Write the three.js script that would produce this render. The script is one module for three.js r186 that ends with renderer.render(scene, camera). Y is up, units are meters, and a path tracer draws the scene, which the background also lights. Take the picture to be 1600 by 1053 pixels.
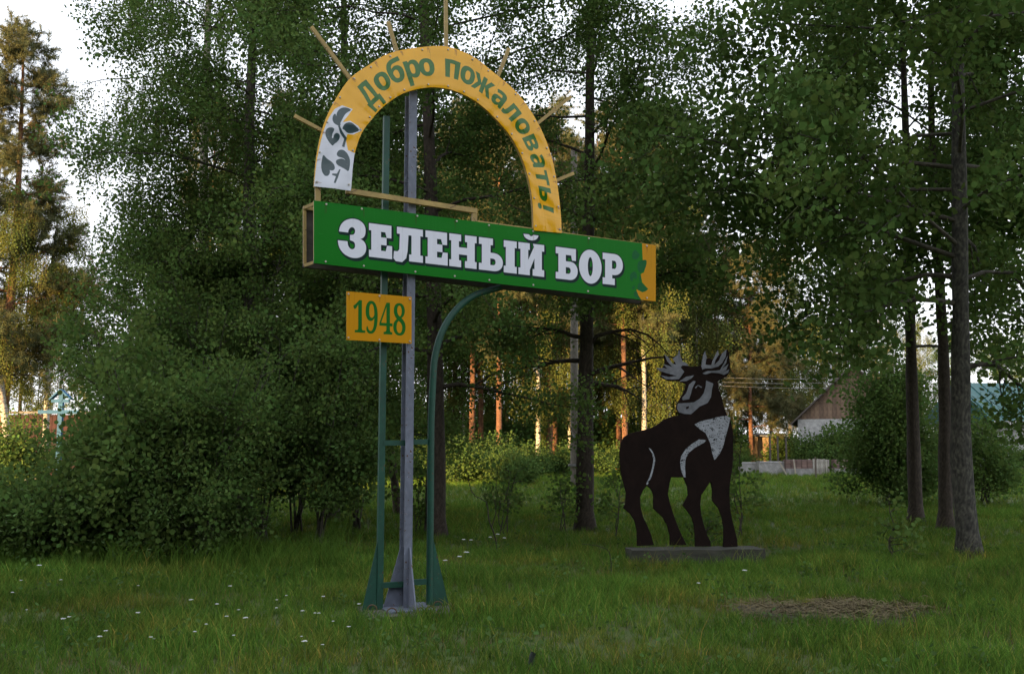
import * as THREE from 'three';
import { mergeGeometries } from 'three/addons/utils/BufferGeometryUtils.js';
import { ImprovedNoise } from 'three/addons/math/ImprovedNoise.js';

// ------------------------------------------------------------------ camera, sky, sun, exposure
const F = 1500, EYE = 1.6, HORIZON = 690, PITCH = Math.atan((HORIZON - 526.5) / F);
const scene = new THREE.Scene();
const camera = new THREE.PerspectiveCamera(2 * Math.atan(526.5 / F) * 180 / Math.PI, 1600 / 1053, 0.1, 600);
camera.position.set(0, EYE, 0);
camera.rotation.x = PITCH;
const renderer = new THREE.WebGLRenderer();
renderer.toneMapping = THREE.LinearToneMapping;
renderer.toneMappingExposure = 3.1;
renderer.shadowMap.enabled = true;

const SUN_EL = 9 * Math.PI / 180, SUN_BACK = 52 * Math.PI / 180;          // low, from the side and a little behind the camera
const SUN = new THREE.Vector3(-Math.cos(SUN_BACK) * Math.cos(SUN_EL), Math.sin(SUN_EL), Math.sin(SUN_BACK) * Math.cos(SUN_EL));
{
  const w = 512, h = 256, d = new Float32Array(w * h * 4);
  for (let j = 0; j < h; j++) for (let i = 0; i < w; i++) {
    const el = ((j + 0.5) / h - 0.5) * Math.PI, az = ((i + 0.5) / w - 0.5) * 2 * Math.PI;
    const t = Math.max(0, Math.sin(el)), k = Math.pow(t, 0.55);
    const v = [Math.cos(el) * Math.cos(az), Math.sin(el), Math.cos(el) * Math.sin(az)];
    const near = Math.max(0, v[0] * SUN.x + v[1] * SUN.y + v[2] * SUN.z), glow = Math.pow(near, 10) * 0.5;
    const c = [1.06 - 0.30 * k + glow, 1.05 - 0.20 * k + glow * 0.72, 1.05 - 0.06 * k + glow * 0.42].map((q) => q * 0.56);
    for (let q = 0; q < 3; q++) d[(j * w + i) * 4 + q] = el < 0 ? 0.15 : c[q];
    d[(j * w + i) * 4 + 3] = 1;
  }
  const sky = new THREE.DataTexture(d, w, h, THREE.RGBAFormat, THREE.FloatType);
  sky.mapping = THREE.EquirectangularReflectionMapping; sky.magFilter = THREE.LinearFilter; sky.needsUpdate = true;
  scene.background = sky; scene.environment = sky;
}
const sun = new THREE.DirectionalLight(new THREE.Color().setRGB(1, 0.64, 0.28), 5);
sun.position.copy(SUN).multiplyScalar(120).add(new THREE.Vector3(0, 0, -25));
sun.target.position.set(0, 0, -25);
sun.castShadow = true; sun.shadow.radius = 1.5; sun.shadow.mapSize.set(4096, 4096);
Object.assign(sun.shadow.camera, { left: -70, right: 70, top: 50, bottom: -50, near: 1, far: 300 });
scene.add(sun, sun.target);

// ------------------------------------------------------------------ helpers
let seed = 1;
const rnd = () => { seed = (seed * 1664525 + 1013904223) >>> 0; return seed / 4294967296; };
const R = (a, b) => a + (b - a) * rnd();
const noise = new ImprovedNoise();
const fbm = (x, y, z = 0) => noise.noise(x, y, z) + 0.5 * noise.noise(2 * x, 2 * y, z + 7) + 0.25 * noise.noise(4 * x, 4 * y, z + 13);
const V = (x, y, z) => new THREE.Vector3(x, y, z);
function ray(px, py) {                                                     // a pixel of the 1600 x 1053 photograph as a direction
  const y = -(py - 526.5) / F, c = Math.cos(PITCH), s = Math.sin(PITCH);
  return V((px - 800) / F, c * y + s, s * y - c);
}
function ground(px, py) { const r = ray(px, py), t = -EYE / r.y; return V(r.x * t, 0, r.z * t); }
const xAt = (px, d) => (px - 800) / F * d;                                 // sideways place of a thing standing d metres away
const taken = {};
function numbered(n) { taken[n] = (taken[n] ?? -1) + 1; return taken[n] ? n + '_' + String(taken[n]).padStart(3, '0') : n; }
function shade(o) { o.traverse((m) => { if (m.isMesh) { m.castShadow = true; m.receiveShadow = true; } }); }
function tag(o, label, category, group, kind) {
  Object.assign(o.userData, { label, category }); if (group) o.userData.group = group; if (kind) o.userData.kind = kind; return o;
}
function thing(name, label, category, p = [0, 0, 0], turn = 0, group) {
  const o = new THREE.Group(); o.name = numbered(name); o.position.set(...p); o.rotation.y = turn; scene.add(o);
  return tag(o, label, category, group);
}
function part(name, geo, m, parent, label) {
  const g = Array.isArray(geo) ? mergeGeometries(geo.map((q) => (q.index ? q.toNonIndexed() : q))) : geo;
  const o = new THREE.Mesh(g, m); o.name = name; if (label) o.userData.label = label; parent.add(o); return o;
}
function copy(o, p, turn, scale = 1, label) {
  const c = o.clone(); c.name = numbered(o.name.replace(/_\d+$/, '')); scene.add(c);
  c.position.set(...p); c.rotation.y = turn; c.scale.multiplyScalar(scale); if (label) c.userData.label = label; return c;
}
function metric(g, w, h, d) { const uv = g.attributes.uv, k = [[d, h], [d, h], [w, d], [w, d], [w, h], [w, h]]; for (let i = 0; i < 24; i++) uv.setXY(i, uv.getX(i) * k[i >> 2][0] + w * 3.7, uv.getY(i) * k[i >> 2][1] + d * 2.3); return g; }
function box(w, h, d, x = 0, y = 0, z = 0) { return metric(new THREE.BoxGeometry(w, h, d), w, h, d).translate(x, y, z); }
function bar(a, b, w, d = w, roll = 0) {                                   // a square bar between two points
  const l = a.distanceTo(b), g = metric(new THREE.BoxGeometry(w, l, d), w, l, d).rotateY(roll);
  return g.applyQuaternion(new THREE.Quaternion().setFromUnitVectors(V(0, 1, 0), b.clone().sub(a).normalize())).translate(...a.clone().add(b).multiplyScalar(0.5).toArray());
}
function tube(pts, radii, sides = 6, rows = null, rough = 0) {             // a tapering limb with uv in metres
  const curve = new THREE.CatmullRomCurve3(pts), n = rows ?? Math.max(3, pts.length * 2), fr = curve.computeFrenetFrames(n, false);
  const pos = [], uv = [], idx = [], L = curve.getLength();
  for (let i = 0; i <= n; i++) {
    const t = i / n, c = curve.getPointAt(t), r = typeof radii === 'function' ? radii(t) : radii[0] + (radii[1] - radii[0]) * t;
    for (let j = 0; j <= sides; j++) {
      const a = j / sides * 2 * Math.PI, rr = r * (1 + rough * noise.noise(Math.cos(a) * 1.7 + 9, Math.sin(a) * 1.7, t * L * 1.6));
      const q = c.clone().addScaledVector(fr.normals[i], Math.cos(a) * rr).addScaledVector(fr.binormals[i], Math.sin(a) * rr);
      pos.push(q.x, q.y, q.z); uv.push(j / sides * Math.max(0.2, Math.round(6.28 * r * 5) / 5), t * L);
    }
  }
  for (let i = 0; i < n; i++) for (let j = 0; j < sides; j++) { const k = i * (sides + 1) + j, m = k + sides + 1; idx.push(k, k + 1, m, k + 1, m + 1, m); }
  const g = new THREE.BufferGeometry(); g.setAttribute('position', new THREE.Float32BufferAttribute(pos, 3)); g.setAttribute('uv', new THREE.Float32BufferAttribute(uv, 2));
  g.setIndex(idx); g.computeVertexNormals(); return g;
}
function noiseTexture(size, fn, srgb = true, repeat = [1, 1]) {            // fn(u, v) -> [r, g, b] 0..1, made to tile by the caller
  const d = new Uint8Array(size * size * 4);
  for (let j = 0; j < size; j++) for (let i = 0; i < size; i++) { const c = fn(i / size, j / size); for (let q = 0; q < 3; q++) d[(j * size + i) * 4 + q] = Math.max(0, Math.min(255, c[q] * 255)); d[(j * size + i) * 4 + 3] = 255; }
  const t = new THREE.DataTexture(d, size, size); t.wrapS = t.wrapT = THREE.RepeatWrapping; t.magFilter = THREE.LinearFilter; t.minFilter = THREE.LinearMipmapLinearFilter; t.generateMipmaps = true;
  if (srgb) t.colorSpace = THREE.SRGBColorSpace; t.repeat.set(...repeat); t.needsUpdate = true; return t;
}
const tileN = (u, v, k, z = 0) => {                                        // tiling noise on a torus
  const a = u * 2 * Math.PI, b = v * 2 * Math.PI, r = k / 6.283;
  return noise.noise(Math.cos(a) * r + 3 + Math.cos(b) * r * 0.7, Math.sin(a) * r + z + Math.sin(b) * r * 0.4, Math.sin(b) * r * 0.8 + Math.cos(b) * r * 0.5 + 5);
};
const grainMap = noiseTexture(256, (u, v) => { const n = 0.86 + 0.14 * tileN(u, v, 6) + 0.10 * tileN(u, v, 22, 4) + 0.10 * (rnd() - 0.5); return [n, n, n]; });
const grainBump = noiseTexture(256, (u, v) => { const n = 0.5 + 0.25 * tileN(u, v, 14) + 0.2 * tileN(u, v, 40, 4) + 0.15 * (rnd() - 0.5); return [n, n, n]; }, false);
function std(r, g, b, rough = 0.8, extra = {}) { return new THREE.MeshStandardMaterial({ color: new THREE.Color().setRGB(r, g, b), roughness: rough, ...extra }); }
const chips = (r, g, b) => noiseTexture(512, (u, v) => {                     // paint in sRGB with grime and rusty chips
  const n = 0.9 + 0.12 * tileN(u, v, 5) + 0.1 * tileN(u, v, 26, 4) + 0.07 * (rnd() - 0.5), k = tileN(u, v, 34, 9) + 0.6 * tileN(u, v, 80, 2) + 0.35 * tileN(u, v, 6, 12);
  return k > 0.74 ? [0.30 * n, 0.20 * n, 0.13 * n] : k > 0.66 ? [r * n * 1.25 + 0.05, g * n * 1.2 + 0.05, b * n * 1.2 + 0.05] : [r * n, g * n, b * n];
});
const painted = (r, g, b, rough) => std(1, 1, 1, rough, { map: chips(r, g, b), bumpMap: grainBump, bumpScale: 0.0008 });
const worn = (r, g, b, rough, bump = 0.0006, extra = {}) => std(r, g, b, rough, { map: grainMap, bumpMap: grainBump, bumpScale: bump, ...extra });

// ------------------------------------------------------------------ ground
const groundH = (x, z) => 0.035 * fbm(x * 0.22 + 5, z * 0.22) * Math.min(1, Math.max(0, (-z - 4) / 6));
{
  const g = new THREE.PlaneGeometry(400, 400, 250, 250).rotateX(-Math.PI / 2), p = g.attributes.position, uv = g.attributes.uv;
  for (let i = 0; i < p.count; i++) {                                      // finer cells near the camera
    const x = Math.sign(p.getX(i)) * Math.pow(Math.abs(p.getX(i)) / 200, 2) * 200, z = Math.sign(p.getZ(i)) * Math.pow(Math.abs(p.getZ(i)) / 200, 2) * 200 - 12;
    p.setXYZ(i, x, groundH(x, z), z); uv.setXY(i, x / 3, z / 3);
  }
  g.computeVertexNormals();
  const soil = noiseTexture(512, (u, v) => { const a = 0.5 + 0.5 * tileN(u, v, 10), b = 0.5 + 0.5 * tileN(u, v, 60, 9), r = rnd() * 0.06; return [0.19 + 0.10 * b + r, 0.23 + 0.09 * a + r, 0.08 + 0.03 * b + r]; });
  const m = part('ground', g, std(1, 1, 1, 1, { map: soil, bumpMap: grainBump, bumpScale: 0.008 }), scene); m.userData.kind = 'structure';
}

// ------------------------------------------------------------------ leaf sprays
function leafSpray(n, len, size, opt = {}) {                               // a twig along +x with leaves, each a small folded rounded face
  const pos = [], nor = [], col = [], idx = [];
  const round = opt.round ?? 0.5, hang = opt.hang ?? 0.4, wide = opt.wide ?? 0.3;
  for (let i = 0; i < n; i++) {
    const t = (i + R(0.2, 0.9)) / n, s = size * R(0.72, 1.18), a = i * 2.4 + R(-0.4, 0.4);
    const side = V(0, Math.cos(a), Math.sin(a)), stem = V(t * len, opt.strand ? 0 : -0.1 * len * t * t, 0).addScaledVector(side, s * R(0.3, 0.9) + wide * len * R(0, 0.55) * (1 - 0.5 * t));
    const out = V(R(0.1, 0.8), 0, 0).addScaledVector(side, 1).add(opt.strand ? V(0.9, 0, 0) : V(0, -hang * R(0.4, 1.8), 0)).normalize();
    const nrm = V(R(-0.8, 0.8), R(-0.2, 1), R(-0.8, 0.8)); nrm.addScaledVector(out, -nrm.dot(out)).normalize();
    const across = V().crossVectors(out, nrm).normalize(), tint = R(0.78, 1.22), yel = R(0.92, 1.1), b0 = pos.length / 3;
    const rim = opt.quad ? [[0, 0, 0], [0.48, 0.95 * round + 0.06, 0.07], [1, 0, -0.06], [0.48, -0.95 * round - 0.06, 0.07]] : [[0, 0, 0], [0.22, 0.62 * round + 0.12, 0.05], [0.55, 0.86 * round + 0.08, 0.08], [1, 0, -0.06], [0.55, -0.86 * round - 0.08, 0.08], [0.22, -0.62 * round - 0.12, 0.05]];
    for (const [f, w, h] of rim) {
      const q = stem.clone().addScaledVector(out, f * s).addScaledVector(across, w * s).addScaledVector(nrm, h * s);
      pos.push(q.x, q.y, q.z); nor.push(nrm.x, nrm.y, nrm.z); col.push(tint * yel, tint, tint * 0.95);
    }
    for (const f of opt.quad ? [[0, 1, 2], [0, 2, 3]] : [[0, 1, 2], [0, 2, 3], [0, 3, 4], [0, 4, 5]]) idx.push(...f.map((q) => q + b0));
  }
  if (!opt.bare) {                                                         // the twig itself
    const b0 = pos.length / 3, r = opt.twig ?? 0.004;
    for (const [x, y, z] of [[0, r, 0], [0, -r, r], [0, -r, -r], [len, opt.strand ? 0 : -0.1 * len, 0]]) { pos.push(x, y, z); nor.push(0, 1, 0); col.push(1.1, 0.7, 0.7); }
    idx.push(b0, b0 + 1, b0 + 3, b0 + 1, b0 + 2, b0 + 3, b0 + 2, b0, b0 + 3);
  }
  const g = new THREE.BufferGeometry();
  g.setAttribute('position', new THREE.Float32BufferAttribute(pos, 3)); g.setAttribute('normal', new THREE.Float32BufferAttribute(nor, 3)); g.setAttribute('color', new THREE.Float32BufferAttribute(col, 3)); g.setIndex(idx);
  return g;
}
function needleSpray(n, len, nl, w) {                                      // a pine shoot: needles round a short twig
  const pos = [], nor = [], col = [], idx = [];
  for (let i = 0; i < n; i++) {
    const t = i / n, a = i * 2.4, o = V(R(0.45, 0.9), Math.cos(a), Math.sin(a)).normalize(), s = V(t * len, 0, 0), l = nl * R(0.7, 1.1);
    const ac = V(R(-1, 1), R(-1, 1), R(-1, 1)).cross(o).normalize(), b0 = pos.length / 3, k = R(0.75, 1.2), nn = V().crossVectors(ac, o);
    for (const [f, g] of [[0, -w], [0, w], [1, 0]]) { const q = s.clone().addScaledVector(o, f * l).addScaledVector(ac, g); pos.push(q.x, q.y, q.z); nor.push(nn.x, nn.y, nn.z); col.push(k, k, k); }
    idx.push(b0, b0 + 1, b0 + 2);
  }
  const g = new THREE.BufferGeometry();
  g.setAttribute('position', new THREE.Float32BufferAttribute(pos, 3)); g.setAttribute('normal', new THREE.Float32BufferAttribute(nor, 3)); g.setAttribute('color', new THREE.Float32BufferAttribute(col, 3)); g.setIndex(idx);
  return g;
}
seed = 77;
const SPRAY = {
  aspen: leafSpray(16, 0.5, 0.068, { round: 0.55, hang: 0.8, wide: 0.42 }),
  small: leafSpray(22, 0.55, 0.062, { round: 0.42, hang: 0.5, wide: 0.42, quad: true }),
  hazel: leafSpray(18, 0.46, 0.066, { round: 0.43, hang: 0.7, wide: 0.5 }),
  birch: leafSpray(26, 1.0, 0.052, { round: 0.42, strand: true, wide: 0.06, quad: true }),
  far: leafSpray(30, 0.9, 0.11, { round: 0.45, hang: 0.6, wide: 0.45, quad: true, twig: 0.01 }),
  farBirch: leafSpray(34, 1.5, 0.10, { round: 0.4, strand: true, wide: 0.10, quad: true, twig: 0.008 }),
  pine: needleSpray(46, 0.30, 0.13, 0.0075),
  dense: leafSpray(20, 1.6, 0.5, { round: 0.55, hang: 0.5, wide: 0.5, twig: 0.02, quad: true }),
  sapling: leafSpray(9, 0.26, 0.06, { round: 0.5, hang: 0.4, wide: 0.4 }),
};
const leafMat = (r, g, b, spec = 0.25, through = 0.42) => new THREE.MeshPhysicalMaterial({ color: new THREE.Color().setRGB(r, g, b), roughness: 1, vertexColors: true, side: THREE.DoubleSide, specularIntensity: spec, transmission: through, thickness: 0 });
const broadLeaf = leafMat(0.080, 0.150, 0.038, 0.12), birchLeaf = leafMat(0.102, 0.150, 0.040, 0.12);
const LEAF = { aspen: broadLeaf, alder: broadLeaf, hazel: broadLeaf, forest: broadLeaf, birch: birchLeaf, pine: leafMat(0.100, 0.120, 0.055, 0.15, 0.2) };
const barkBump = noiseTexture(256, (u, v) => { const n = 0.5 + 0.34 * tileN(u * 3 % 1, v, 14) + 0.25 * tileN(u, v, 30, 3) + 0.12 * (rnd() - 0.5); return [n, n, n]; }, false);
const barkOf = (a, b, patchy = 0.6) => noiseTexture(256, (u, v) => {
  const n = Math.max(0, Math.min(1, 0.5 + patchy * tileN((u * 2) % 1, v, 16) + 0.35 * tileN(u, v, 36, 2) + 0.2 * (rnd() - 0.5)));
  return a.map((q, i) => q + (b[i] - q) * n);
});
const bark = (a, b, bump = 0.012, patchy) => std(1, 1, 1, 0.95, { map: barkOf(a, b, patchy), bumpMap: barkBump, bumpScale: bump });
const birchBark = noiseTexture(256, (u, v) => {
  const marks = tileN(u * 0.5 % 1, (v * 3) % 1, 22, 8) > 0.32 || tileN(u, v, 7, 3) > 0.42, n = 0.72 + 0.1 * tileN(u, v, 30) + 0.05 * rnd();
  return marks ? [0.16, 0.14, 0.13] : [n, n * 0.95, n * 0.88];
});
const BARK = {
  grey: bark([0.20, 0.18, 0.15], [0.36, 0.34, 0.30]), brown: bark([0.15, 0.125, 0.10], [0.29, 0.25, 0.21], 0.008),
  aspen: bark([0.13, 0.125, 0.11], [0.34, 0.33, 0.29], 0.005, 0.7), pine: bark([0.32, 0.21, 0.15], [0.58, 0.42, 0.31], 0.015), birch: std(1, 1, 1, 0.8, { map: birchBark, bumpMap: barkBump, bumpScale: 0.004 }),
};

// the sprays of one crown joined into one shape
function bake(geo, mats, tints) {
  const P = geo.attributes.position.array, Nn = geo.attributes.normal.array, Cc = geo.attributes.color.array, X = geo.index.array, v = P.length / 3, n = mats.length;
  const pos = new Float32Array(n * v * 3), nor = new Float32Array(n * v * 3), col = new Float32Array(n * v * 3), idx = new Uint32Array(n * X.length);
  for (let i = 0; i < n; i++) {
    const e = mats[i].elements, t = tints[i], s = Math.hypot(e[0], e[1], e[2]), o = i * v * 3;
    for (let k = 0; k < v * 3; k += 3) {
      const x = P[k], y = P[k + 1], z = P[k + 2], a = Nn[k] / s, b = Nn[k + 1] / s, c = Nn[k + 2] / s;
      pos[o + k] = e[0] * x + e[4] * y + e[8] * z + e[12]; pos[o + k + 1] = e[1] * x + e[5] * y + e[9] * z + e[13]; pos[o + k + 2] = e[2] * x + e[6] * y + e[10] * z + e[14];
      nor[o + k] = e[0] * a + e[4] * b + e[8] * c; nor[o + k + 1] = e[1] * a + e[5] * b + e[9] * c; nor[o + k + 2] = e[2] * a + e[6] * b + e[10] * c;
      col[o + k] = Cc[k] * t.r; col[o + k + 1] = Cc[k + 1] * t.g; col[o + k + 2] = Cc[k + 2] * t.b;
    }
    for (let k = 0; k < X.length; k++) idx[i * X.length + k] = X[k] + i * v;
  }
  const g = new THREE.BufferGeometry();
  g.setAttribute('position', new THREE.BufferAttribute(pos, 3)); g.setAttribute('normal', new THREE.BufferAttribute(nor, 3)); g.setAttribute('color', new THREE.BufferAttribute(col, 3)); g.setIndex(new THREE.BufferAttribute(idx, 1)); return g;
}
// ------------------------------------------------------------------ trees
// o.trunk: [[dx, y, dz] ...] from the base up; o.limbs: count and where; o.sprays: how many leaf sprays
function tree(name, label, o) {
  seed = o.seed;
  const t = thing(name, label, o.category ?? 'tree', o.at, 0, o.group);
  const pts = o.trunk.map((q) => V(...q)), curve = new THREE.CatmullRomCurve3(pts), H = pts[pts.length - 1].y, r0 = o.radius;
  const rad = (k) => r0 * (Math.pow(1 - k, 0.8) * 0.93 + 0.07) * (1 + 0.55 * Math.exp(-k * H / 0.22));
  part('trunk', tube([V(pts[0].x, -0.15, pts[0].z), ...pts.slice(1)], rad, o.sides ?? 11, Math.max(14, Math.round(H * 2)), 0.22), o.bark, t);
  const spots = [];
  const L = o.limbs, ext = o.extra ?? [];
  const limb = (start, az, el, len, r, k, bare, sag = L.sag ?? 0.25) => {
    const geos = [], p = [start.clone()], dir = V(Math.cos(az) * Math.cos(el), Math.sin(el), Math.sin(az) * Math.cos(el)), segs = 6;
    for (let s = 0; s < segs; s++) {
      const d = dir.clone().add(V(R(-1, 1), R(-1, 1), R(-1, 1)).multiplyScalar(0.16)).normalize();
      p.push(p[p.length - 1].clone().addScaledVector(d, len / segs)); dir.y -= sag / segs * (L.rise ? -1 : 1); dir.normalize();
    }
    geos.push(tube(p, [r, 0.006], o.sides ? 5 : 6, segs));
    const c = new THREE.CatmullRomCurve3(p), m = L.side ?? 6;
    for (let b = 0; b < m; b++) {
      const s = 0.22 + 0.78 * (b + R(0.1, 0.9)) / m, q = c.getPointAt(Math.min(1, s)), tan = c.getTangentAt(Math.min(1, s));
      const sd = V(R(-1, 1), R(-0.7, 0.6), R(-1, 1)).cross(tan).normalize().multiplyScalar(R(0.6, 1.1)).add(tan).normalize(), sl = len * R(0.26, 0.46) * (1.15 - 0.6 * s) + 0.15;
      const e = q.clone().addScaledVector(sd, sl).add(V(0, -0.12 * sl, 0)), mid = q.clone().lerp(e, 0.5).add(V(R(-1, 1), R(0, 1), R(-1, 1)).multiplyScalar(0.08 * sl));
      geos.push(tube([q, mid, e], [Math.max(0.005, r * (1 - s) * 0.6), 0.003], 4, 3));
      if (!bare) spots.push([q, mid, e, sl]);
    }
    if (!bare) spots.push([c.getPointAt(0.18), c.getPointAt(0.36), c.getPointAt(0.56), len * 0.4]);
    if (!bare) spots.push([c.getPointAt(0.55), c.getPointAt(0.8), c.getPointAt(1), len * 0.5]);
    part('branch', geos, o.twig ?? o.bark, t);
  };
  for (let i = 0; i < L.n; i++) {
    const k = L.from + (L.to - L.from) * (i + R(0.1, 0.9)) / L.n, s = curve.getPointAt(k);
    limb(s, i * 2.39996 + R(-0.5, 0.5) + (L.turn ?? 0), R(...(L.el ?? [0.1, 0.6])) + (L.elTop ?? 0) * (k - L.from), L.len(((k - L.from) / (L.to - L.from))) * R(0.8, 1.2), Math.max(0.011, rad(k) * 0.30), k);
  }
  for (const [k, az, el, len, bare, sag] of ext) limb(curve.getPointAt(k), az, el, len, Math.max(0.018, rad(k) * 0.36), k, bare, sag);
  if (o.sprays) {
    const total = spots.reduce((a, q) => a + q[3], 0), list = [], col = [], M = new THREE.Matrix4(), q4 = new THREE.Quaternion();
    for (const [a, b, c, l] of spots) {
      const n = o.sprays * l / total, whole = Math.floor(n) + (rnd() < n % 1 ? 1 : 0), j = o.jitter ?? 0.2;
      for (let i = 0; i < whole; i++) {
        const f = Math.pow(rnd(), 0.8), p = (f < 0.5 ? a.clone().lerp(b, f * 2) : b.clone().lerp(c, f * 2 - 1)).add(V(R(-j, j), R(-j, j) * 0.8, R(-j, j)));
        const d = o.hanging ? V(R(-0.14, 0.14), -1, R(-0.14, 0.14)) : c.clone().sub(a).normalize().multiplyScalar(0.7).add(V(R(-1, 1), R(-0.7, 0.6), R(-1, 1)));
        q4.setFromUnitVectors(V(1, 0, 0), d.normalize()).multiply(new THREE.Quaternion().setFromAxisAngle(V(1, 0, 0), R(0, 6.28)));
        const s = (o.size ?? 1) * R(0.75, 1.2); list.push(M.compose(p, q4, V(s, s, s)).clone());
        const w = R(0.8, 1.2), y = R(0, 1) * (o.yellow ?? 0.25); col.push(new THREE.Color().setRGB(w * (1 + y), w, w * (1 - 0.3 * y)));
      }
    }
    const cr = part('crown', bake(o.spray, list, col), o.leaf, t); cr.userData.kind = 'stuff';
  }
  return t;
}
const at = (px, py) => { const g = ground(px, py); return [g.x, 0, g.z]; };
const atD = (px, d) => [xAt(px, d), 0, -d];

// ---- the aspens on the lawn
const oval = (a, b) => (k) => a + (b - a) * Math.sin(Math.PI * Math.min(1, 0.22 + 0.75 * k));
tree('aspen_tree', 'thick grey aspen whose leaning trunk stands at the lawn edge beside two thinner trunks', {
  seed: 11, at: at(1517, 874), radius: 0.145, bark: BARK.aspen, twig: BARK.grey, trunk: [[0, 0, 0], [-0.05, 1.3, 0], [0.0, 3, 0.05], [0.1, 6, 0.1], [0.2, 9, 0.1], [0.3, 13, 0]],
  limbs: { n: 30, from: 0.29, to: 0.97, len: oval(1.6, 4.3), el: [0.05, 0.55], sag: 0.4, side: 7 }, spray: SPRAY.aspen, leaf: LEAF.aspen, sprays: 4300, jitter: 0.2, size: 1.12,
  extra: [[0.32, Math.PI * 1.0, 0.3, 4.3, false, 0.2], [0.36, Math.PI * 0.93, 0.3, 4.6, false, 0.2], [0.42, Math.PI * 1.06, 0.35, 4.6, false, 0.3], [0.30, Math.PI * 1.15, 0.1, 2.6, false, 0.7], [0.27, Math.PI * 0.9, 0.2, 2.2, false, 0.8], [0.2, -0.35, 0.15, 1.7, false, 1.4]],
});
tree('aspen_tree', 'upright brown aspen trunk at the lawn edge next to the dark shrub', {
  seed: 12, at: at(1432, 818), radius: 0.135, bark: BARK.brown, twig: BARK.grey, trunk: [[0, 0, 0], [0.05, 3, 0], [0.1, 7, 0.1], [0.2, 13, 0]],
  limbs: { n: 24, from: 0.26, to: 0.97, len: oval(1.4, 3.4), el: [0, 0.6], sag: 0.4 }, spray: SPRAY.aspen, leaf: LEAF.aspen, sprays: 2400, jitter: 0.2, size: 1.1,
});
tree('aspen_tree', 'slim brown aspen between the thick leaning trunk and the upright one', {
  seed: 13, at: at(1478, 829), radius: 0.125, bark: BARK.brown, twig: BARK.grey, trunk: [[0, 0, 0], [0.12, 3, 0], [0.1, 7, 0], [0.3, 12, 0]],
  limbs: { n: 20, from: 0.3, to: 0.97, len: oval(1.2, 2.9), el: [0, 0.6], sag: 0.4 }, spray: SPRAY.aspen, leaf: LEAF.alder, sprays: 1800, jitter: 0.2, size: 1.1,
});
tree('aspen_tree', 'dark aspen with long arching bare lower branches standing between the sign and the moose figure', {
  seed: 14, at: at(914, 829), radius: 0.165, bark: BARK.brown, twig: BARK.brown, trunk: [[0, 0, 0], [0.02, 2, 0], [0.1, 5, 0.05], [0.18, 9, 0], [0.25, 14, 0]],
  limbs: { n: 26, from: 0.3, to: 0.97, len: oval(1.4, 2.9), el: [0.1, 0.7], sag: 0.3 }, spray: SPRAY.small, leaf: LEAF.aspen, sprays: 2900,
  extra: [[0.235, 0.1, 0.8, 1.9, true, 2.4], [0.2, 0.4, 0.25, 2.0, true, 0.5], [0.25, 2.9, 0.2, 1.6, false, 0.3], [0.29, 0.3, 0.5, 2.6, false, 0.8], [0.19, -0.3, 0.0, 1.3, true, 0.6], [0.22, 3.5, 0.1, 1.8, true, 0.5]],
});
tree('aspen_tree', 'tall dark aspen directly behind the posts of the welcome sign', {
  seed: 15, at: at(681, 842), radius: 0.165, bark: BARK.brown, twig: BARK.brown, trunk: [[0, 0, 0], [-0.02, 2, 0], [-0.1, 5, 0], [-0.28, 9, 0], [-0.35, 14, 0]],
  limbs: { n: 30, from: 0.17, to: 0.97, len: oval(1.8, 3.1), el: [0, 0.6], sag: 0.45 }, spray: SPRAY.small, leaf: LEAF.alder, sprays: 3600,
});
tree('aspen_tree', 'thin leaning tree trunk seen beside the green tube of the sign', {
  seed: 16, at: at(624, 806), radius: 0.09, bark: BARK.brown, twig: BARK.brown, trunk: [[0, 0, 0], [-0.18, 1.2, 0], [-0.45, 3.2, 0], [-0.6, 6, 0], [-0.7, 10, 0]],
  limbs: { n: 20, from: 0.28, to: 0.97, len: oval(1.0, 2.4), el: [0, 0.6], sag: 0.4 }, spray: SPRAY.small, leaf: LEAF.alder, sprays: 1700,
});

// ---- the tall trees behind the thicket
const tall = 'tall trees behind the thicket beside the sign';
tree('alder_tree', 'broad dark leafy tree rising from the thicket next to the arch of the sign', {
  seed: 21, group: tall, at: atD(520, 19.5), radius: 0.17, bark: BARK.grey, trunk: [[0, 0, 0], [0, 4, 0], [0.1, 8, 0], [0, 14, 0]],
  limbs: { n: 34, from: 0.12, to: 0.97, len: oval(2.0, 3.3), el: [0, 0.6], sag: 0.4 }, spray: SPRAY.small, leaf: LEAF.alder, sprays: 3600,
});
tree('alder_tree', 'dark leafy tree in the middle of the thicket, its crown dense to the top', {
  seed: 22, group: tall, at: atD(385, 18), radius: 0.17, bark: BARK.grey, trunk: [[0, 0, 0], [0, 4, 0], [-0.1, 8, 0], [0, 14, 0]],
  limbs: { n: 34, from: 0.10, to: 0.97, len: oval(2.0, 2.9), el: [0, 0.6], sag: 0.4 }, spray: SPRAY.small, leaf: LEAF.alder, sprays: 3600,
});
tree('birch_tree', 'tall birch with hanging strands of leaves at the open sky side of the thicket', {
  seed: 23, group: tall, at: atD(312, 20), radius: 0.16, bark: BARK.birch, twig: BARK.brown, trunk: [[0, 0, 0], [0, 4, 0], [-0.1, 8, 0], [-0.1, 15, 0]],
  limbs: { n: 34, from: 0.2, to: 0.97, len: oval(1.3, 2.3), el: [0.3, 0.8], sag: 1.0 }, spray: SPRAY.birch, leaf: LEAF.birch, sprays: 1700, hanging: true, jitter: 0.2,
});
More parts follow.
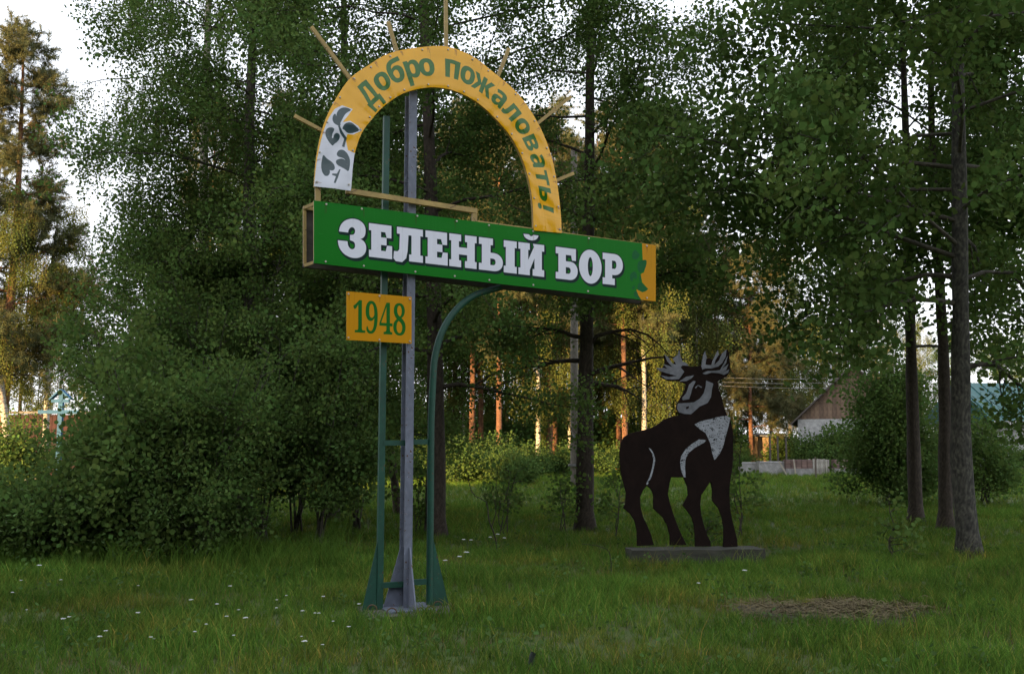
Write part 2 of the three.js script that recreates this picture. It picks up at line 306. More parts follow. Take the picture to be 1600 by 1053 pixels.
tree('alder_tree', 'rounded leafy tree under the hanging birch, shorter than its neighbours', {
  seed: 24, group: tall, at: atD(282, 19), radius: 0.12, bark: BARK.grey, trunk: [[0, 0, 0], [0, 2.5, 0], [0.1, 5, 0], [0, 7.0, 0]],
  limbs: { n: 26, from: 0.12, to: 0.97, len: oval(0.8, 2.0), el: [0.1, 0.8], sag: 0.3 }, spray: SPRAY.small, leaf: LEAF.aspen, sprays: 1700,
});

// ---- the thicket of shrubs at the edge of the grass
function shrub(name, label, o) {
  seed = o.seed;
  const t = thing(name, label, o.category ?? 'shrub', o.at, 0, o.group), spots = [];
  for (let i = 0; i < o.stems; i++) {
    const a = i * 2.4 + R(-0.4, 0.4), lean = R(0.05, 0.5) * o.spread, h = o.height * R(0.55, 1.1), p = [V(R(-0.1, 0.1), -0.05, R(-0.1, 0.1))];
    for (let s = 1; s <= 4; s++) p.push(V(Math.cos(a) * lean * h * Math.pow(s / 4, 1.3) + R(-0.06, 0.06), h * s / 4, Math.sin(a) * lean * h * Math.pow(s / 4, 1.3) + R(-0.06, 0.06)));
    const geos = [tube(p, [o.stem ?? 0.02, 0.004], 5, 8)], c = new THREE.CatmullRomCurve3(p);
    const m = o.side ?? 9;
    for (let b = 0; b < m; b++) {
      const s = (o.low ?? 0.12) + (1 - (o.low ?? 0.12)) * (b + rnd()) / m, q = c.getPointAt(s), az = R(0, 6.28), l = o.reach * R(0.5, 1.1) * (1.15 - 0.75 * s);
      const e = q.clone().add(V(Math.cos(az) * l, l * R(0, 0.6), Math.sin(az) * l)); geos.push(tube([q, q.clone().lerp(e, 0.5).add(V(0, 0.05 * l, 0)), e], [0.008, 0.003], 3, 2)); spots.push([q, e, l]);
    }
    part('stem', geos, BARK.grey, t);
  }
  const total = spots.reduce((a, q) => a + q[2], 0), list = [], col = [], M = new THREE.Matrix4(), q4 = new THREE.Quaternion();
  for (const [a, e, l] of spots) {
    const n = o.sprays * l / total, whole = Math.floor(n) + (rnd() < n % 1 ? 1 : 0), j = o.jitter ?? 0.13;
    for (let i = 0; i < whole; i++) {
      const p = a.clone().lerp(e, Math.pow(rnd(), 0.7)).add(V(R(-j, j), R(-j, j), R(-j, j))), d = e.clone().sub(a).normalize().add(V(R(-0.8, 0.8), R(-0.3, 0.8), R(-0.8, 0.8))).normalize();
      if (p.y < 0.08) p.y = 0.08 + rnd() * 0.2;
      q4.setFromUnitVectors(V(1, 0, 0), d).multiply(new THREE.Quaternion().setFromAxisAngle(V(1, 0, 0), R(0, 6.28)));
      const s = (o.size ?? 1) * R(0.75, 1.2), w = R(0.8, 1.2), y = R(0, 0.25); list.push(M.compose(p, q4, V(s, s, s)).clone()); col.push(new THREE.Color().setRGB(w * (1 + y), w, w * (1 - 0.3 * y)));
    }
  }
  const fo = part('foliage', bake(o.spray ?? SPRAY.hazel, list, col), o.leaf ?? LEAF.hazel, t); fo.userData.kind = 'stuff'; return t;
}
const thicket = 'leafy shrubs of the thicket along the grass edge';
[
  [15, 13.4, 1.05, 7, 380, 'low leafy shrub at the outer end of the thicket'], [85, 12.9, 1.0, 8, 400, 'knee-branched leafy shrub in front of the blue cross'],
  [180, 13.6, 2.1, 9, 620, 'bright green shrub between the blue cross and the tallest shrub'], [238, 13.0, 2.95, 10, 1000, 'tallest bright green shrub of the thicket'],
  [320, 12.9, 2.5, 9, 800, 'rounded shrub leaning from the tallest shrub toward the sign'], [300, 15.5, 4.4, 10, 1000, 'high dark shrub behind the tallest bright green one'],
  [415, 14.8, 3.4, 8, 760, 'dark shrub in the shade between the tall shrub and the sign'], [505, 14.8, 2.9, 6, 430, 'loose shrub with open lower stems nearest to the sign posts'],
  [470, 16.8, 4.6, 8, 800, 'tall dark shrub behind the loose one by the sign'], [230, 16.2, 3.6, 9, 800, 'dark shrub closing the thicket behind the blue cross side'],
  [365, 16.5, 4.6, 10, 900, 'tall dark shrub in the heart of the thicket'], [560, 17.6, 3.6, 8, 650, 'slender dark shrub close behind the sign plate with the year'],
].forEach(([px, d, h, stems, sprays, label], i) => shrub('hazel_shrub', label.replace('nearest to', 'close to'), {
  seed: 300 + i, group: thicket, at: atD(px, d), height: h, stems, spread: 0.8, reach: 0.8, sprays: Math.round(sprays * 0.88), side: 9, low: [0.06, 0.06, 0.06, 0.1, 0.06, 0.15, 0.3, 0.36, 0.4, 0.15, 0.3, 0.5][i], spray: i % 3 === 1 ? SPRAY.small : SPRAY.hazel, leaf: LEAF.hazel, size: [0.9, 1, 1.1, 1.05, 0.9, 0.8, 0.9, 1.05, 0.9, 1, 0.9, 0.9][i],
}));
shrub('dark_shrub', 'dense dark shrub under the aspens in front of the wooden house', { seed: 331, at: atD(1383, 24), height: 3.4, stems: 12, spread: 0.85, reach: 0.9, sprays: 1250, side: 12, low: 0.05, leaf: LEAF.alder, spray: SPRAY.small, size: 1.3 });
shrub('roadside_shrub', 'pale leafy shrub standing between the thick aspen and the green-roofed house', { seed: 332, at: atD(1532, 25), height: 2.3, stems: 6, spread: 0.5, reach: 0.7, sprays: 300, side: 9, low: 0.15, leaf: LEAF.hazel, spray: SPRAY.small, size: 1.3 });
const young = 'young saplings growing in the grass';
[
  [785, 16.4, 1.55, 4, 46, 'leafy sapling with a bare crooked stem behind the sign'], [1152, 15.6, 1.7, 3, 60, 'leafy sapling beside the front legs of the moose figure'],
  [965, 16.2, 1.1, 2, 30, 'small sapling beside the hind legs of the moose figure'], [880, 17.2, 1.0, 3, 34, 'low leafy sapling at the foot of the dark aspen'],
  [1382, 13.2, 0.85, 2, 16, 'sparse knee-high sapling in front of the aspen trunks'], [1098, 14.5, 0.45, 3, 16, 'tiny leafy sprout at the middle hoof of the moose figure'],
  [655, 16.6, 1.5, 3, 45, 'thin sapling close behind the green tubes of the sign'],
].forEach(([px, d, h, stems, sprays, label], i) => shrub('young_sapling', label, { seed: 360 + i, group: young, category: 'sapling', at: atD(px, d), height: h, stems, spread: 0.55, reach: 0.36, sprays, side: 6, low: 0.3, leaf: LEAF.alder, spray: SPRAY.sapling, stem: 0.012, jitter: 0.06, size: 1.15 }));
{ // the crooked bare stem
  const a = ground(777, 868), s = thing('bare_stem', 'crooked leafless stem beside the sapling behind the sign', 'stem', [a.x, 0, a.z]);
  part('stem', tube([V(0, -0.05, 0), V(-0.03, 0.25, 0), V(-0.12, 0.5, 0.05), V(-0.16, 0.75, 0), V(-0.34, 0.85, 0), V(-0.42, 1.08, 0.03)], [0.012, 0.005], 5, 14), BARK.brown, s);
  part('twig', tube([V(-0.08, 0.4, 0), V(-0.02, 0.62, 0.02), V(-0.06, 0.85, 0)], [0.007, 0.003], 4, 6), BARK.brown, s);
}

// ---- the sunlit pines and birches beyond
const lit = 'sunlit trees beyond the blue cross', wood = 'trees of the wood behind the lawn';
const pineLimbs = { n: 34, from: 0.3, to: 0.98, len: (k) => 3.0 * (1 - 0.72 * k) * (0.75 + 0.5 * Math.sin(k * 9)), el: [-0.15, 0.35], elTop: 0.6, sag: -0.3, side: 8 };
const pineA = tree('pine_tree', 'tall sunlit pine with an orange trunk at the edge of the clearing', {
  seed: 41, group: lit, at: atD(5, 33), radius: 0.2, bark: BARK.pine, trunk: [[0, 0, 0], [0.05, 5, 0], [0.1, 10, 0], [0, 16.4, 0]], limbs: { ...pineLimbs, n: 42, from: 0.24, len: (k) => 3.9 * (1 - 0.86 * k) * (0.85 + 0.3 * Math.sin(k * 9)) }, spray: SPRAY.pine, leaf: LEAF.pine, sprays: 4000, jitter: 0.25, size: 1.5, yellow: 0.3,
});
tree('birch_tree', 'sunlit birch with a white trunk beside the tall orange pine', {
  seed: 42, group: lit, at: atD(75, 34), radius: 0.13, bark: BARK.birch, twig: BARK.brown, trunk: [[0, 0, 0], [-0.05, 4, 0], [-0.1, 8, 0], [0.1, 10.5, 0]], limbs: { n: 18, from: 0.36, to: 0.97, len: oval(0.8, 1.7), el: [0.3, 0.8], sag: 1.0 }, spray: SPRAY.birch, leaf: LEAF.birch, sprays: 1300, hanging: true, jitter: 0.2, yellow: 0.4,
});
tree('birch_tree', 'leaning pale birch at the foot of the tall orange pine', {
  seed: 43, group: lit, at: atD(24, 31.5), radius: 0.15, bark: BARK.birch, twig: BARK.brown, trunk: [[0, 0, 0], [-0.25, 2, 0], [-0.6, 4, 0], [-0.9, 8, 0], [-1, 11, 0]], limbs: { n: 16, from: 0.32, to: 0.97, len: oval(1, 2.0), el: [0.2, 0.8], sag: 0.9 }, spray: SPRAY.birch, leaf: LEAF.birch, sprays: 900, hanging: true, jitter: 0.2, yellow: 0.4,
});
tree('birch_tree', 'thin dark-stemmed birch between the tall orange pine and the blue cross', {
  seed: 44, group: lit, at: atD(32, 36), radius: 0.09, bark: BARK.brown, twig: BARK.brown, trunk: [[0, 0, 0], [0, 4, 0], [0.1, 8.5, 0]], limbs: { n: 16, from: 0.3, to: 0.97, len: oval(0.8, 1.6), el: [0.2, 0.8], sag: 0.9 }, spray: SPRAY.birch, leaf: LEAF.birch, sprays: 500, hanging: true, jitter: 0.2, yellow: 0.4,
});
shrub('sunlit_shrub', 'golden sunlit shrub in front of the dark red fence', { seed: 333, at: atD(20, 29.5), height: 1.9, stems: 8, spread: 1.0, reach: 0.9, sprays: 420, side: 9, low: 0.08, leaf: LEAF.forest, spray: SPRAY.small, size: 1.5 });
const pineB = tree('pine_tree', 'broad golden sunlit pine behind the moose figure', {
  seed: 45, group: wood, at: atD(1172, 56), radius: 0.14, bark: BARK.pine, trunk: [[0, 0, 0], [0, 4, 0], [0.1, 8, 0], [0, 13, 0]], limbs: { ...pineLimbs, from: 0.18, n: 32, len: (k) => 3.7 * (1 - 0.6 * k) * (0.8 + 0.4 * Math.sin(k * 9)) }, spray: SPRAY.pine, leaf: LEAF.pine, sprays: 2600, jitter: 0.3, size: 1.9, yellow: 0.4,
});
const birchFar = tree('birch_tree', 'drooping birch of the wood behind the lawn, leaves hanging in long strands', {
  seed: 46, group: wood, at: atD(1232, 60), radius: 0.16, bark: BARK.birch, twig: BARK.brown, sides: 7, trunk: [[0, 0, 0], [0.1, 5, 0], [0, 10, 0], [0.1, 14, 0]], limbs: { n: 24, from: 0.22, to: 0.97, len: oval(1.3, 2.6), el: [0.3, 0.9], sag: 1.1, side: 5 }, spray: SPRAY.farBirch, leaf: LEAF.birch, sprays: 850, hanging: true, jitter: 0.3, yellow: 0.4,
});
const leafFar = tree('forest_tree', 'broad leafy tree of the wood behind the lawn', {
  seed: 47, group: wood, at: atD(640, 50), radius: 0.17, bark: BARK.brown, sides: 7, trunk: [[0, 0, 0], [0.1, 5, 0], [0, 10, 0], [0.1, 16, 0]], limbs: { n: 28, from: 0.14, to: 0.97, len: oval(1.8, 3.2), el: [0, 0.7], sag: 0.4, side: 5 }, spray: SPRAY.far, leaf: LEAF.forest, sprays: 1100, jitter: 0.4, yellow: 0.4,
});
const pineFar = tree('pine_tree', 'slender straight pine of the wood with bare orange lower trunk', {
  seed: 48, group: wood, at: atD(737, 47), radius: 0.17, bark: BARK.pine, sides: 8, trunk: [[0, 0, 0], [0.05, 6, 0], [0, 12, 0], [0.1, 19, 0]], limbs: { ...pineLimbs, from: 0.34, n: 24, side: 6, len: (k) => 2.4 * (1 - 0.6 * k) }, spray: SPRAY.pine, leaf: LEAF.pine, sprays: 1500, jitter: 0.3, size: 2, yellow: 0.3,
});
seed = 501;
for (const [px, d, s] of [[752, 50, 1], [780, 45, 0.9], [858, 48, 1], [866, 53, 1.05], [976, 49, 1], [966, 54, 0.95], [560, 46, 1], [540, 52, 1.1], [712, 58, 1.1], [820, 60, 1.1], [905, 57, 1.05], [1010, 56, 1.1], [600, 57, 1], [1040, 60, 1.15], [450, 48, 1.0], [320, 45, 0.95], [940, 62, 1.2], [1075, 64, 1.1], [680, 64, 1.2], [1345, 66, 0.8], [1120, 66, 1]])
  copy(pineFar, atD(px, d), R(0, 6.28), s);
for (const [px, d, s] of [[725, 52, 0.95], [840, 47, 0.85], [890, 53, 1], [1005, 50, 1.0], [1045, 55, 1.25], [270, 42, 0.75], [335, 44, 0.85], [545, 55, 1], [1205, 66, 0.85], [1285, 68, 0.8], [980, 66, 1.3], [1090, 58, 0.9], [1420, 70, 0.8]])
  copy(birchFar, atD(px, d), R(0, 6.28), s);
for (const [px, d, s] of [[420, 40, 0.9], [500, 44, 0.95], [575, 62, 1.1], [700, 68, 1.15], [790, 66, 1.15], [880, 70, 1.15], [960, 72, 1.2], [1050, 74, 1.15], [1150, 78, 0.8], [1250, 80, 0.72], [340, 56, 0.75], [230, 62, 0.5], [1480, 72, 0.6], [1560, 74, 0.6], [1640, 72, 0.7], [60, 90, 0.55], [130, 95, 0.55], [180, 90, 0.62], [-20, 85, 0.6], [1360, 80, 0.7]])
  copy(leafFar, atD(px, d), R(0, 6.28), s);
const under = 'bushes at the foot of the wood';
const bush0 = shrub('forest_bush', 'leafy bush at the foot of the wood behind the lawn', { seed: 340, group: under, at: atD(718, 37), height: 1.25, stems: 9, spread: 1.3, reach: 0.8, sprays: 240, side: 8, low: 0.05, leaf: LEAF.hazel, spray: SPRAY.far, size: 0.9 });
seed = 502;
for (const [px, d, s] of [[765, 40, 1.1], [800, 36, 0.8], [830, 44, 0.9], [880, 45, 0.9], [930, 45, 0.8], [985, 46, 0.9], [1040, 47, 0.9], [660, 44, 1.1], [600, 43, 1.1], [545, 42, 1.2], [690, 45, 1.0], [740, 46, 0.9], [480, 36, 1.3], [400, 36, 1.4], [1105, 49, 0.8], [1150, 51, 0.8], [860, 55, 1.7], [955, 56, 1.7], [1010, 57, 1.6], [740, 56, 1.8], [690, 60, 2], [800, 58, 1.9], [910, 62, 2], [620, 58, 2], [560, 60, 2], [1070, 62, 2], [1130, 64, 1.8], [780, 70, 2.6], [860, 72, 2.6], [940, 74, 2.6], [1020, 74, 2.6], [700, 74, 2.6], [630, 74, 2.6], [1270, 48.2, 1.1], [1300, 47.6, 1.3], [1335, 47.4, 1.4], [1232, 56, 1.2], [1460, 52, 1.3], [110, 45, 1.1], [60, 50, 1.1], [1600, 56, 0.8]])
  copy(bush0, atD(px, d), R(0, 6.28), s);

// ---- the belt of trees outside the frame that keeps the low sun off the lawn
const belt = 'belt of trees that shades the lawn';
const belt0 = tree('belt_tree', 'dense leafy tree in the belt that shades the lawn from the low sun', {
  seed: 61, group: belt, at: [0, 0, 0], radius: 0.25, bark: BARK.brown, sides: 7, trunk: [[0, 0, 0], [0, 7, 0], [0, 14, 0], [0, 21, 0]], limbs: { n: 40, from: 0.04, to: 0.98, len: (k) => 3.6 - 1.1 * k, el: [0, 0.5], sag: 0.3, side: 5 }, spray: SPRAY.dense, leaf: LEAF.alder, sprays: 1700, jitter: 0.7,
});
seed = 503;
{
  const q = (w, s) => [-Math.cos(SUN_BACK) * s + Math.sin(SUN_BACK) * w, 0, Math.sin(SUN_BACK) * s + Math.cos(SUN_BACK) * w];
  let first = true;
  for (const [row, s] of [[0, 33], [1, 37], [2, 41]]) for (let w = -17.6 + row * 1.2; w <= 14; w += 3.2) {
    const p = q(w, s + R(-1, 1));
    if (first) { belt0.position.set(...p); first = false; } else copy(belt0, p, R(0, 6.28), R(0.94, 1.08));
  }
  for (let a = -0.25; a < 1.0; a += 0.115) { const d = R(38, 44); copy(belt0, [Math.sin(a) * d, 0, Math.cos(a) * d], R(0, 6.28), R(0.62, 0.74), 'leafy tree in the lower row across the road behind the viewer').userData.group = 'trees across the road'; }
}

// ------------------------------------------------------------------ the welcome sign
const TURN = 21 * Math.PI / 180, SIGN = ground(637, 957), U = V(Math.cos(TURN), 0, -Math.sin(TURN)), N = V(Math.sin(TURN), 0, Math.cos(TURN));
function S(px, py, off = 0) {                                              // a pixel on the sign's plane (moved off towards the viewer) in the sign's own axes
  const r = ray(px, py), k = (SIGN.clone().addScaledVector(N, off).sub(V(0, EYE, 0)).dot(N)) / r.dot(N), p = V(0, EYE, 0).addScaledVector(r, k).sub(SIGN);
  return V(p.dot(U), p.y, off);
}
const sign = thing('welcome_sign', 'welcome sign with green name panel, yellow arch and year plate on a grey steel post', 'sign', [SIGN.x, 0, SIGN.z], TURN);
const PAINT = {
  steel: painted(0.43, 0.45, 0.51, 0.6), green: painted(0.06, 0.28, 0.215, 0.55), tan: painted(0.68, 0.57, 0.33, 0.6), insideAndShade: worn(0.12, 0.10, 0.085, 0.9), bolt: std(0.45, 0.42, 0.36, 0.45, { metalness: 0.4 }), concrete: worn(0.105, 0.095, 0.075, 0.95, 0.004), backing: worn(0.35, 0.33, 0.30, 0.7),
};
function canvas(w, h) { const c = document.createElement('canvas'); c.width = w; c.height = h; return c; }
function canvasMap(c) { const t = new THREE.CanvasTexture(c); t.colorSpace = THREE.SRGBColorSpace; t.anisotropy = 8; return t; }
const waves = noiseTexture(256, (u, v) => { const n = 0.5 + 0.42 * tileN(u, v, 5, 3) + 0.16 * tileN(u, v, 13, 6); return [n, n, n]; }, false);
const film = (map, rough = 0.3, bump = 0.004, spec = 0.3) => new THREE.MeshPhysicalMaterial({ map, roughness: rough, bumpMap: waves, bumpScale: bump, specularIntensity: spec });
const poly = (ctx, pts) => { ctx.beginPath(); pts.forEach(([x, y], i) => (i ? ctx.lineTo(x, y) : ctx.moveTo(x, y))); ctx.closePath(); ctx.fill(); };
function smooth(ctx, pts) { const n = pts.length, m = (a, b) => [(a[0] + b[0]) / 2, (a[1] + b[1]) / 2]; ctx.beginPath(); ctx.moveTo(...m(pts[n - 1], pts[0])); for (let i = 0; i < n; i++) ctx.quadraticCurveTo(...pts[i], ...m(pts[i], pts[(i + 1) % n])); ctx.closePath(); ctx.fill(); }
function grime(x, w, h, n, bolts = []) {                                    // dust runs, rust below the screws and scuffs
  for (let i = 0; i < n; i++) { x.fillStyle = `rgba(${rnd() < 0.5 ? '30,34,20' : '150,150,130'},${R(0.03, 0.1)})`; const u = R(0, w), l = R(0.15, 0.9) * h, ww = R(1, 5); for (let k = 0; k < 6; k++) x.fillRect(u + R(-1.5, 1.5), k * l / 6, ww * R(0.5, 1.2), l / 6 + 1); }
  for (const b of bolts) { x.fillStyle = 'rgba(95,52,20,0.28)'; for (let k = 0; k < 5; k++) x.fillRect(b * w + R(-5, 5), h * 0.04, R(1, 3), R(0.04, 0.16) * h); x.beginPath(); x.ellipse(b * w, h * 0.04, R(4, 9), R(4, 8), 0, 0, 6.3); x.fill(); }
  for (let i = 0; i < n; i++) { x.strokeStyle = `rgba(225,230,215,${R(0.05, 0.2)})`; x.lineWidth = R(0.6, 1.6); const u = R(0, w), v = R(0, h); x.beginPath(); x.moveTo(u, v); x.lineTo(u + R(-26, 26), v + R(-8, 8)); x.stroke(); }
}
const hex = (a, b, n) => a + (b - a) * n;

// posts
const flange = 0.078, deep = 0.17, thick = 0.011, topY = S(636, 140, 0).y;
{
  const zc = -0.10, pole = part('pole', [box(flange, topY, thick, 0, topY / 2, zc + deep / 2), box(flange, topY, thick, 0, topY / 2, zc - deep / 2), box(thick, topY, deep - thick, 0, topY / 2, zc)], PAINT.steel, sign);
  const plate = (pts, t) => { const s = new THREE.Shape(pts.map((q) => new THREE.Vector2(...q))); return new THREE.ExtrudeGeometry(s, { depth: t, bevelEnabled: false }).translate(0, 0, -t / 2); };
  part('gusset', plate([[-0.006, 0.02], [-0.21, 0.02], [-0.045, 0.60], [-0.006, 0.60]], 0.012).translate(0, 0, zc - 0.03), PAINT.steel, pole);
  part('gusset', plate([[0, 0.02], [-0.27, 0.02], [-0.02, 0.60], [0, 0.60]], 0.012).rotateY(Math.PI / 2).translate(0.012, 0, zc + deep / 2 + 0.006), PAINT.steel, pole);
  for (const y of [3.62 + 0.42, 3.62 + 0.56]) part('hook', new THREE.TorusGeometry(0.028, 0.006, 5, 10).rotateY(0.5).translate(-0.045, y, zc + 0.05), PAINT.steel, pole);
  const xl = S(597, 900).x, xr = S(676, 900).x, zt = -0.10, yl = S(597, 176).y;
  const left = part('green_tube', box(0.058, yl, 0.058, xl, yl / 2, zt), PAINT.green, sign);
  part('gusset', plate([[xl - 0.03, 0.02], [xl - 0.17, 0.02], [xl - 0.03, 0.66]], 0.012).translate(0, 0, zt + 0.01), PAINT.green, left);
  const p = [V(xr, 0.02, zt), V(xr, 0.9, zt), V(xr, 1.8, zt)]; for (const q of [[676, 600], [679, 560], [690, 520], [710, 487], [740, 462], [782, 449]]) { const s = S(...q, zt); p.push(V(s.x, s.y, zt)); }
  const right = part('green_tube', tube(p, [0.034, 0.034], 10, 46), PAINT.green, sign, 'green tube that bends over at the top to carry the name panel');
  part('gusset', plate([[xr + 0.03, 0.02], [xr + 0.19, 0.02], [xr + 0.03, 0.66]], 0.012).translate(0, 0, zt + 0.01), PAINT.green, right);
  for (const py of [692, 912]) { const y = S(640, py, zt).y; part('crossbar', box(-xl - 0.035, 0.05, 0.045, (xl - 0.012) / 2 + 0.003, y, zt + 0.012), PAINT.green, sign); part('crossbar', box(xr - 0.05, 0.05, 0.045, (xr + 0.012) / 2, y + 0.01, zt - 0.012), PAINT.green, sign); }
  const base = part('base_slab', box(0.92, 0.07, 0.66, 0.03, -0.005, 0.0), PAINT.concrete, sign);
  for (const [x, z] of [[-0.2, 0.18], [0.16, 0.2], [-0.33, -0.05], [0.3, -0.02], [0.05, 0.25]]) part('anchor_loop', new THREE.TorusGeometry(0.045, 0.007, 5, 12, Math.PI).rotateY(R(-0.6, 0.6)).translate(x, 0.035, z), worn(0.14, 0.08, 0.05, 0.8), base);
  part('base_plate', box(0.46, 0.012, 0.46, 0, 0.037, zc + 0.05), PAINT.steel, sign);
}
// name panel
const PW = 2048, PH = 344;
function quadPlate(tl, tr, br, bl, nu, depth) {                            // a sheet with uv, edges and a back
  const g = new THREE.BufferGeometry(), pos = [], uv = [], idx = [];
  const P = (u, v) => tl.clone().lerp(tr, u).lerp(bl.clone().lerp(br, u), 1 - v);
  const face = (a, b, c, d, ua, ub, uc, ud) => { const k = pos.length / 3; for (const q of [a, b, c, d]) pos.push(q.x, q.y, q.z); uv.push(...ua, ...ub, ...uc, ...ud); idx.push(k, k + 1, k + 2, k, k + 2, k + 3); };
  const back = (q) => q.clone().add(V(0, 0, -depth));
  for (let i = 0; i < nu; i++) { const a = i / nu, b = (i + 1) / nu; face(P(a, 0), P(b, 0), P(b, 1), P(a, 1), [a, 0], [b, 0], [b, 1], [a, 1]); }
  const c = [P(0, 0), P(1, 0), P(1, 1), P(0, 1)], e = [[0.001, 0.001], [0.999, 0.001], [0.999, 0.999], [0.001, 0.999]];
  for (let i = 0; i < 4; i++) { const j = (i + 1) % 4; face(back(c[i]), back(c[j]), c[j], c[i], e[i], e[j], e[j], e[i]); }
  face(back(c[1]), back(c[0]), back(c[3]), back(c[2]), e[1], e[0], e[3], e[2]);
  g.setAttribute('position', new THREE.Float32BufferAttribute(pos, 3)); g.setAttribute('uv', new THREE.Float32BufferAttribute(uv, 2)); g.setIndex(idx); g.computeVertexNormals(); return g;
}
const PC = { tl: S(490, 313, 0.06), tr: S(1025, 383, 0.06), br: S(1025, 471, 0.06), bl: S(490, 411, 0.06) };
const pixPanel = (px, py) => {                                             // a pixel on the panel's print
  const q = S(px, py, 0.06), u = (q.x - PC.tl.x) / (PC.tr.x - PC.tl.x), top = hex(PC.tl.y, PC.tr.y, u), bot = hex(PC.bl.y, PC.br.y, u); return [u * PW, (top - q.y) / (top - bot) * PH];
};
{
  const c = canvas(PW, PH), x = c.getContext('2d');
  x.fillStyle = '#086c11'; x.fillRect(0, 0, PW, PH);
  // slab letters in a box 100 wide and 100 high
  const rc = (a, b, w, h) => [[a, b], [a + w, b], [a + w, b + h], [a, b + h]];
  const G = {
    'Е': (p) => { p([[0, 0], [97, 0], [97, 38], [76, 38], [70, 22], [52, 22], [52, 38], [76, 38], [76, 61], [52, 61], [52, 78], [72, 78], [78, 61], [100, 61], [100, 100], [0, 100], [0, 79], [10, 79], [10, 21], [0, 21]]); },
    'Л': (p, x) => { p([[10, 0], [100, 0], [100, 21], [91, 21], [91, 79], [100, 79], [100, 100], [52, 100], [52, 79], [60, 79], [60, 22], [50, 22], [47, 70], [42, 92], [28, 105], [6, 104], [-2, 96], [0, 74], [12, 74], [18, 68], [20, 21], [10, 21]]); },
    'Н': (p) => { p([[0, 0], [43, 0], [43, 21], [35, 21], [35, 39], [65, 39], [65, 21], [57, 21], [57, 0], [100, 0], [100, 21], [93, 21], [93, 79], [100, 79], [100, 100], [57, 100], [57, 79], [65, 79], [65, 61], [35, 61], [35, 79], [43, 79], [43, 100], [0, 100], [0, 79], [7, 79], [7, 21], [0, 21]]); },
    'І': (p) => { p([[0, 0], [100, 0], [100, 21], [84, 21], [84, 79], [100, 79], [100, 100], [0, 100], [0, 79], [16, 79], [16, 21], [0, 21]]); },
    'И': (p) => { p([[0, 0], [44, 0], [44, 21], [38, 21], [38, 52], [60, 10], [56, 0], [100, 0], [100, 21], [91, 21], [91, 79], [100, 79], [100, 100], [55, 100], [55, 79], [62, 79], [62, 46], [44, 84], [44, 100], [0, 100], [0, 79], [8, 79], [8, 21], [0, 21]]); },
  };
  const bowl = (x, q, a, b, w, h) => { x.moveTo(...q(a, b)); x.lineTo(...q(a + w * 0.5, b)); x.bezierCurveTo(...q(a + w * 1.16, b), ...q(a + w * 1.16, b + h), ...q(a + w * 0.5, b + h)); x.lineTo(...q(a, b + h)); x.closePath(); };
  const draw = {
    'Ь': (x, q) => { [[0, 0], [58, 0], [58, 21], [48, 21], [48, 44]].forEach((k, i) => (i ? x.lineTo(...q(...k)) : x.moveTo(...q(...k)))); x.lineTo(...q(62, 44)); x.bezierCurveTo(...q(112, 46), ...q(112, 99), ...q(62, 100)); [[0, 100], [0, 79], [12, 79], [12, 21], [0, 21]].forEach((k) => x.lineTo(...q(...k))); x.closePath(); bowl(x, q, 47, 62, 22, 20); },
    'Б': (x, q) => { [[0, 0], [92, 0], [92, 38], [74, 38], [70, 22], [46, 22], [46, 42]].forEach((k, i) => (i ? x.lineTo(...q(...k)) : x.moveTo(...q(...k)))); x.lineTo(...q(66, 42)); x.bezierCurveTo(...q(112, 44), ...q(112, 99), ...q(64, 100)); [[0, 100], [0, 79], [12, 79], [12, 21], [0, 21]].forEach((k) => x.lineTo(...q(...k))); x.closePath(); bowl(x, q, 46, 61, 22, 20); },
    'Р': (x, q) => { x.moveTo(...q(0, 0)); x.lineTo(...q(58, 0)); x.bezierCurveTo(...q(114, 2), ...q(114, 66), ...q(58, 68)); [[47, 68], [47, 79], [60, 79], [60, 100], [0, 100], [0, 79], [12, 79], [12, 21], [0, 21]].forEach((k) => x.lineTo(...q(...k))); x.closePath(); bowl(x, q, 46, 22, 22, 26); },
    'О': (x, q, s) => { x.ellipse(...q(50, 50), s[0] * 50, s[1] * 54, 0, 0, 6.2832); x.closePath(); x.moveTo(...q(61, 50)); x.ellipse(...q(50, 50), s[0] * 11, s[1] * 30, 0, 0, 6.2832); x.closePath(); },
    'З': (x, q) => {
      x.moveTo(...q(4, 36)); x.bezierCurveTo(...q(8, -18), ...q(98, -20), ...q(97, 24)); x.bezierCurveTo(...q(97, 40), ...q(90, 48), ...q(78, 51)); x.bezierCurveTo(...q(94, 54), ...q(100, 66), ...q(99, 78));
      x.bezierCurveTo(...q(96, 122), ...q(2, 122), ...q(0, 62)); x.lineTo(...q(34, 62)); x.bezierCurveTo(...q(34, 90), ...q(60, 88), ...q(60, 73)); x.bezierCurveTo(...q(60, 58), ...q(48, 60), ...q(42, 58)); x.lineTo(...q(42, 42)); x.bezierCurveTo(...q(52, 42), ...q(60, 40), ...q(60, 28)); x.bezierCurveTo(...q(58, 14), ...q(38, 16), ...q(36, 36)); x.closePath();
    },
    '˘': (x, q, s) => { x.moveTo(...q(0, 0)); x.lineTo(...q(38, 0)); x.bezierCurveTo(...q(42, 34), ...q(60, 34), ...q(64, 0)); x.lineTo(...q(100, 0)); x.bezierCurveTo(...q(96, 130), ...q(4, 130), ...q(0, 0)); x.closePath(); },
  };
  const letters = [['З', 526, 571], ['Е', 575, 611.5], ['Л', 614.5, 660], ['Е', 664, 699], ['Н', 701.5, 744.5], ['Ь', 748, 786], ['І', 787, 807.5], ['И', 810, 850.5], ['Б', 868.5, 903], ['О', 905, 940.5], ['Р', 942, 973.8], ['˘', 818, 841.5]];
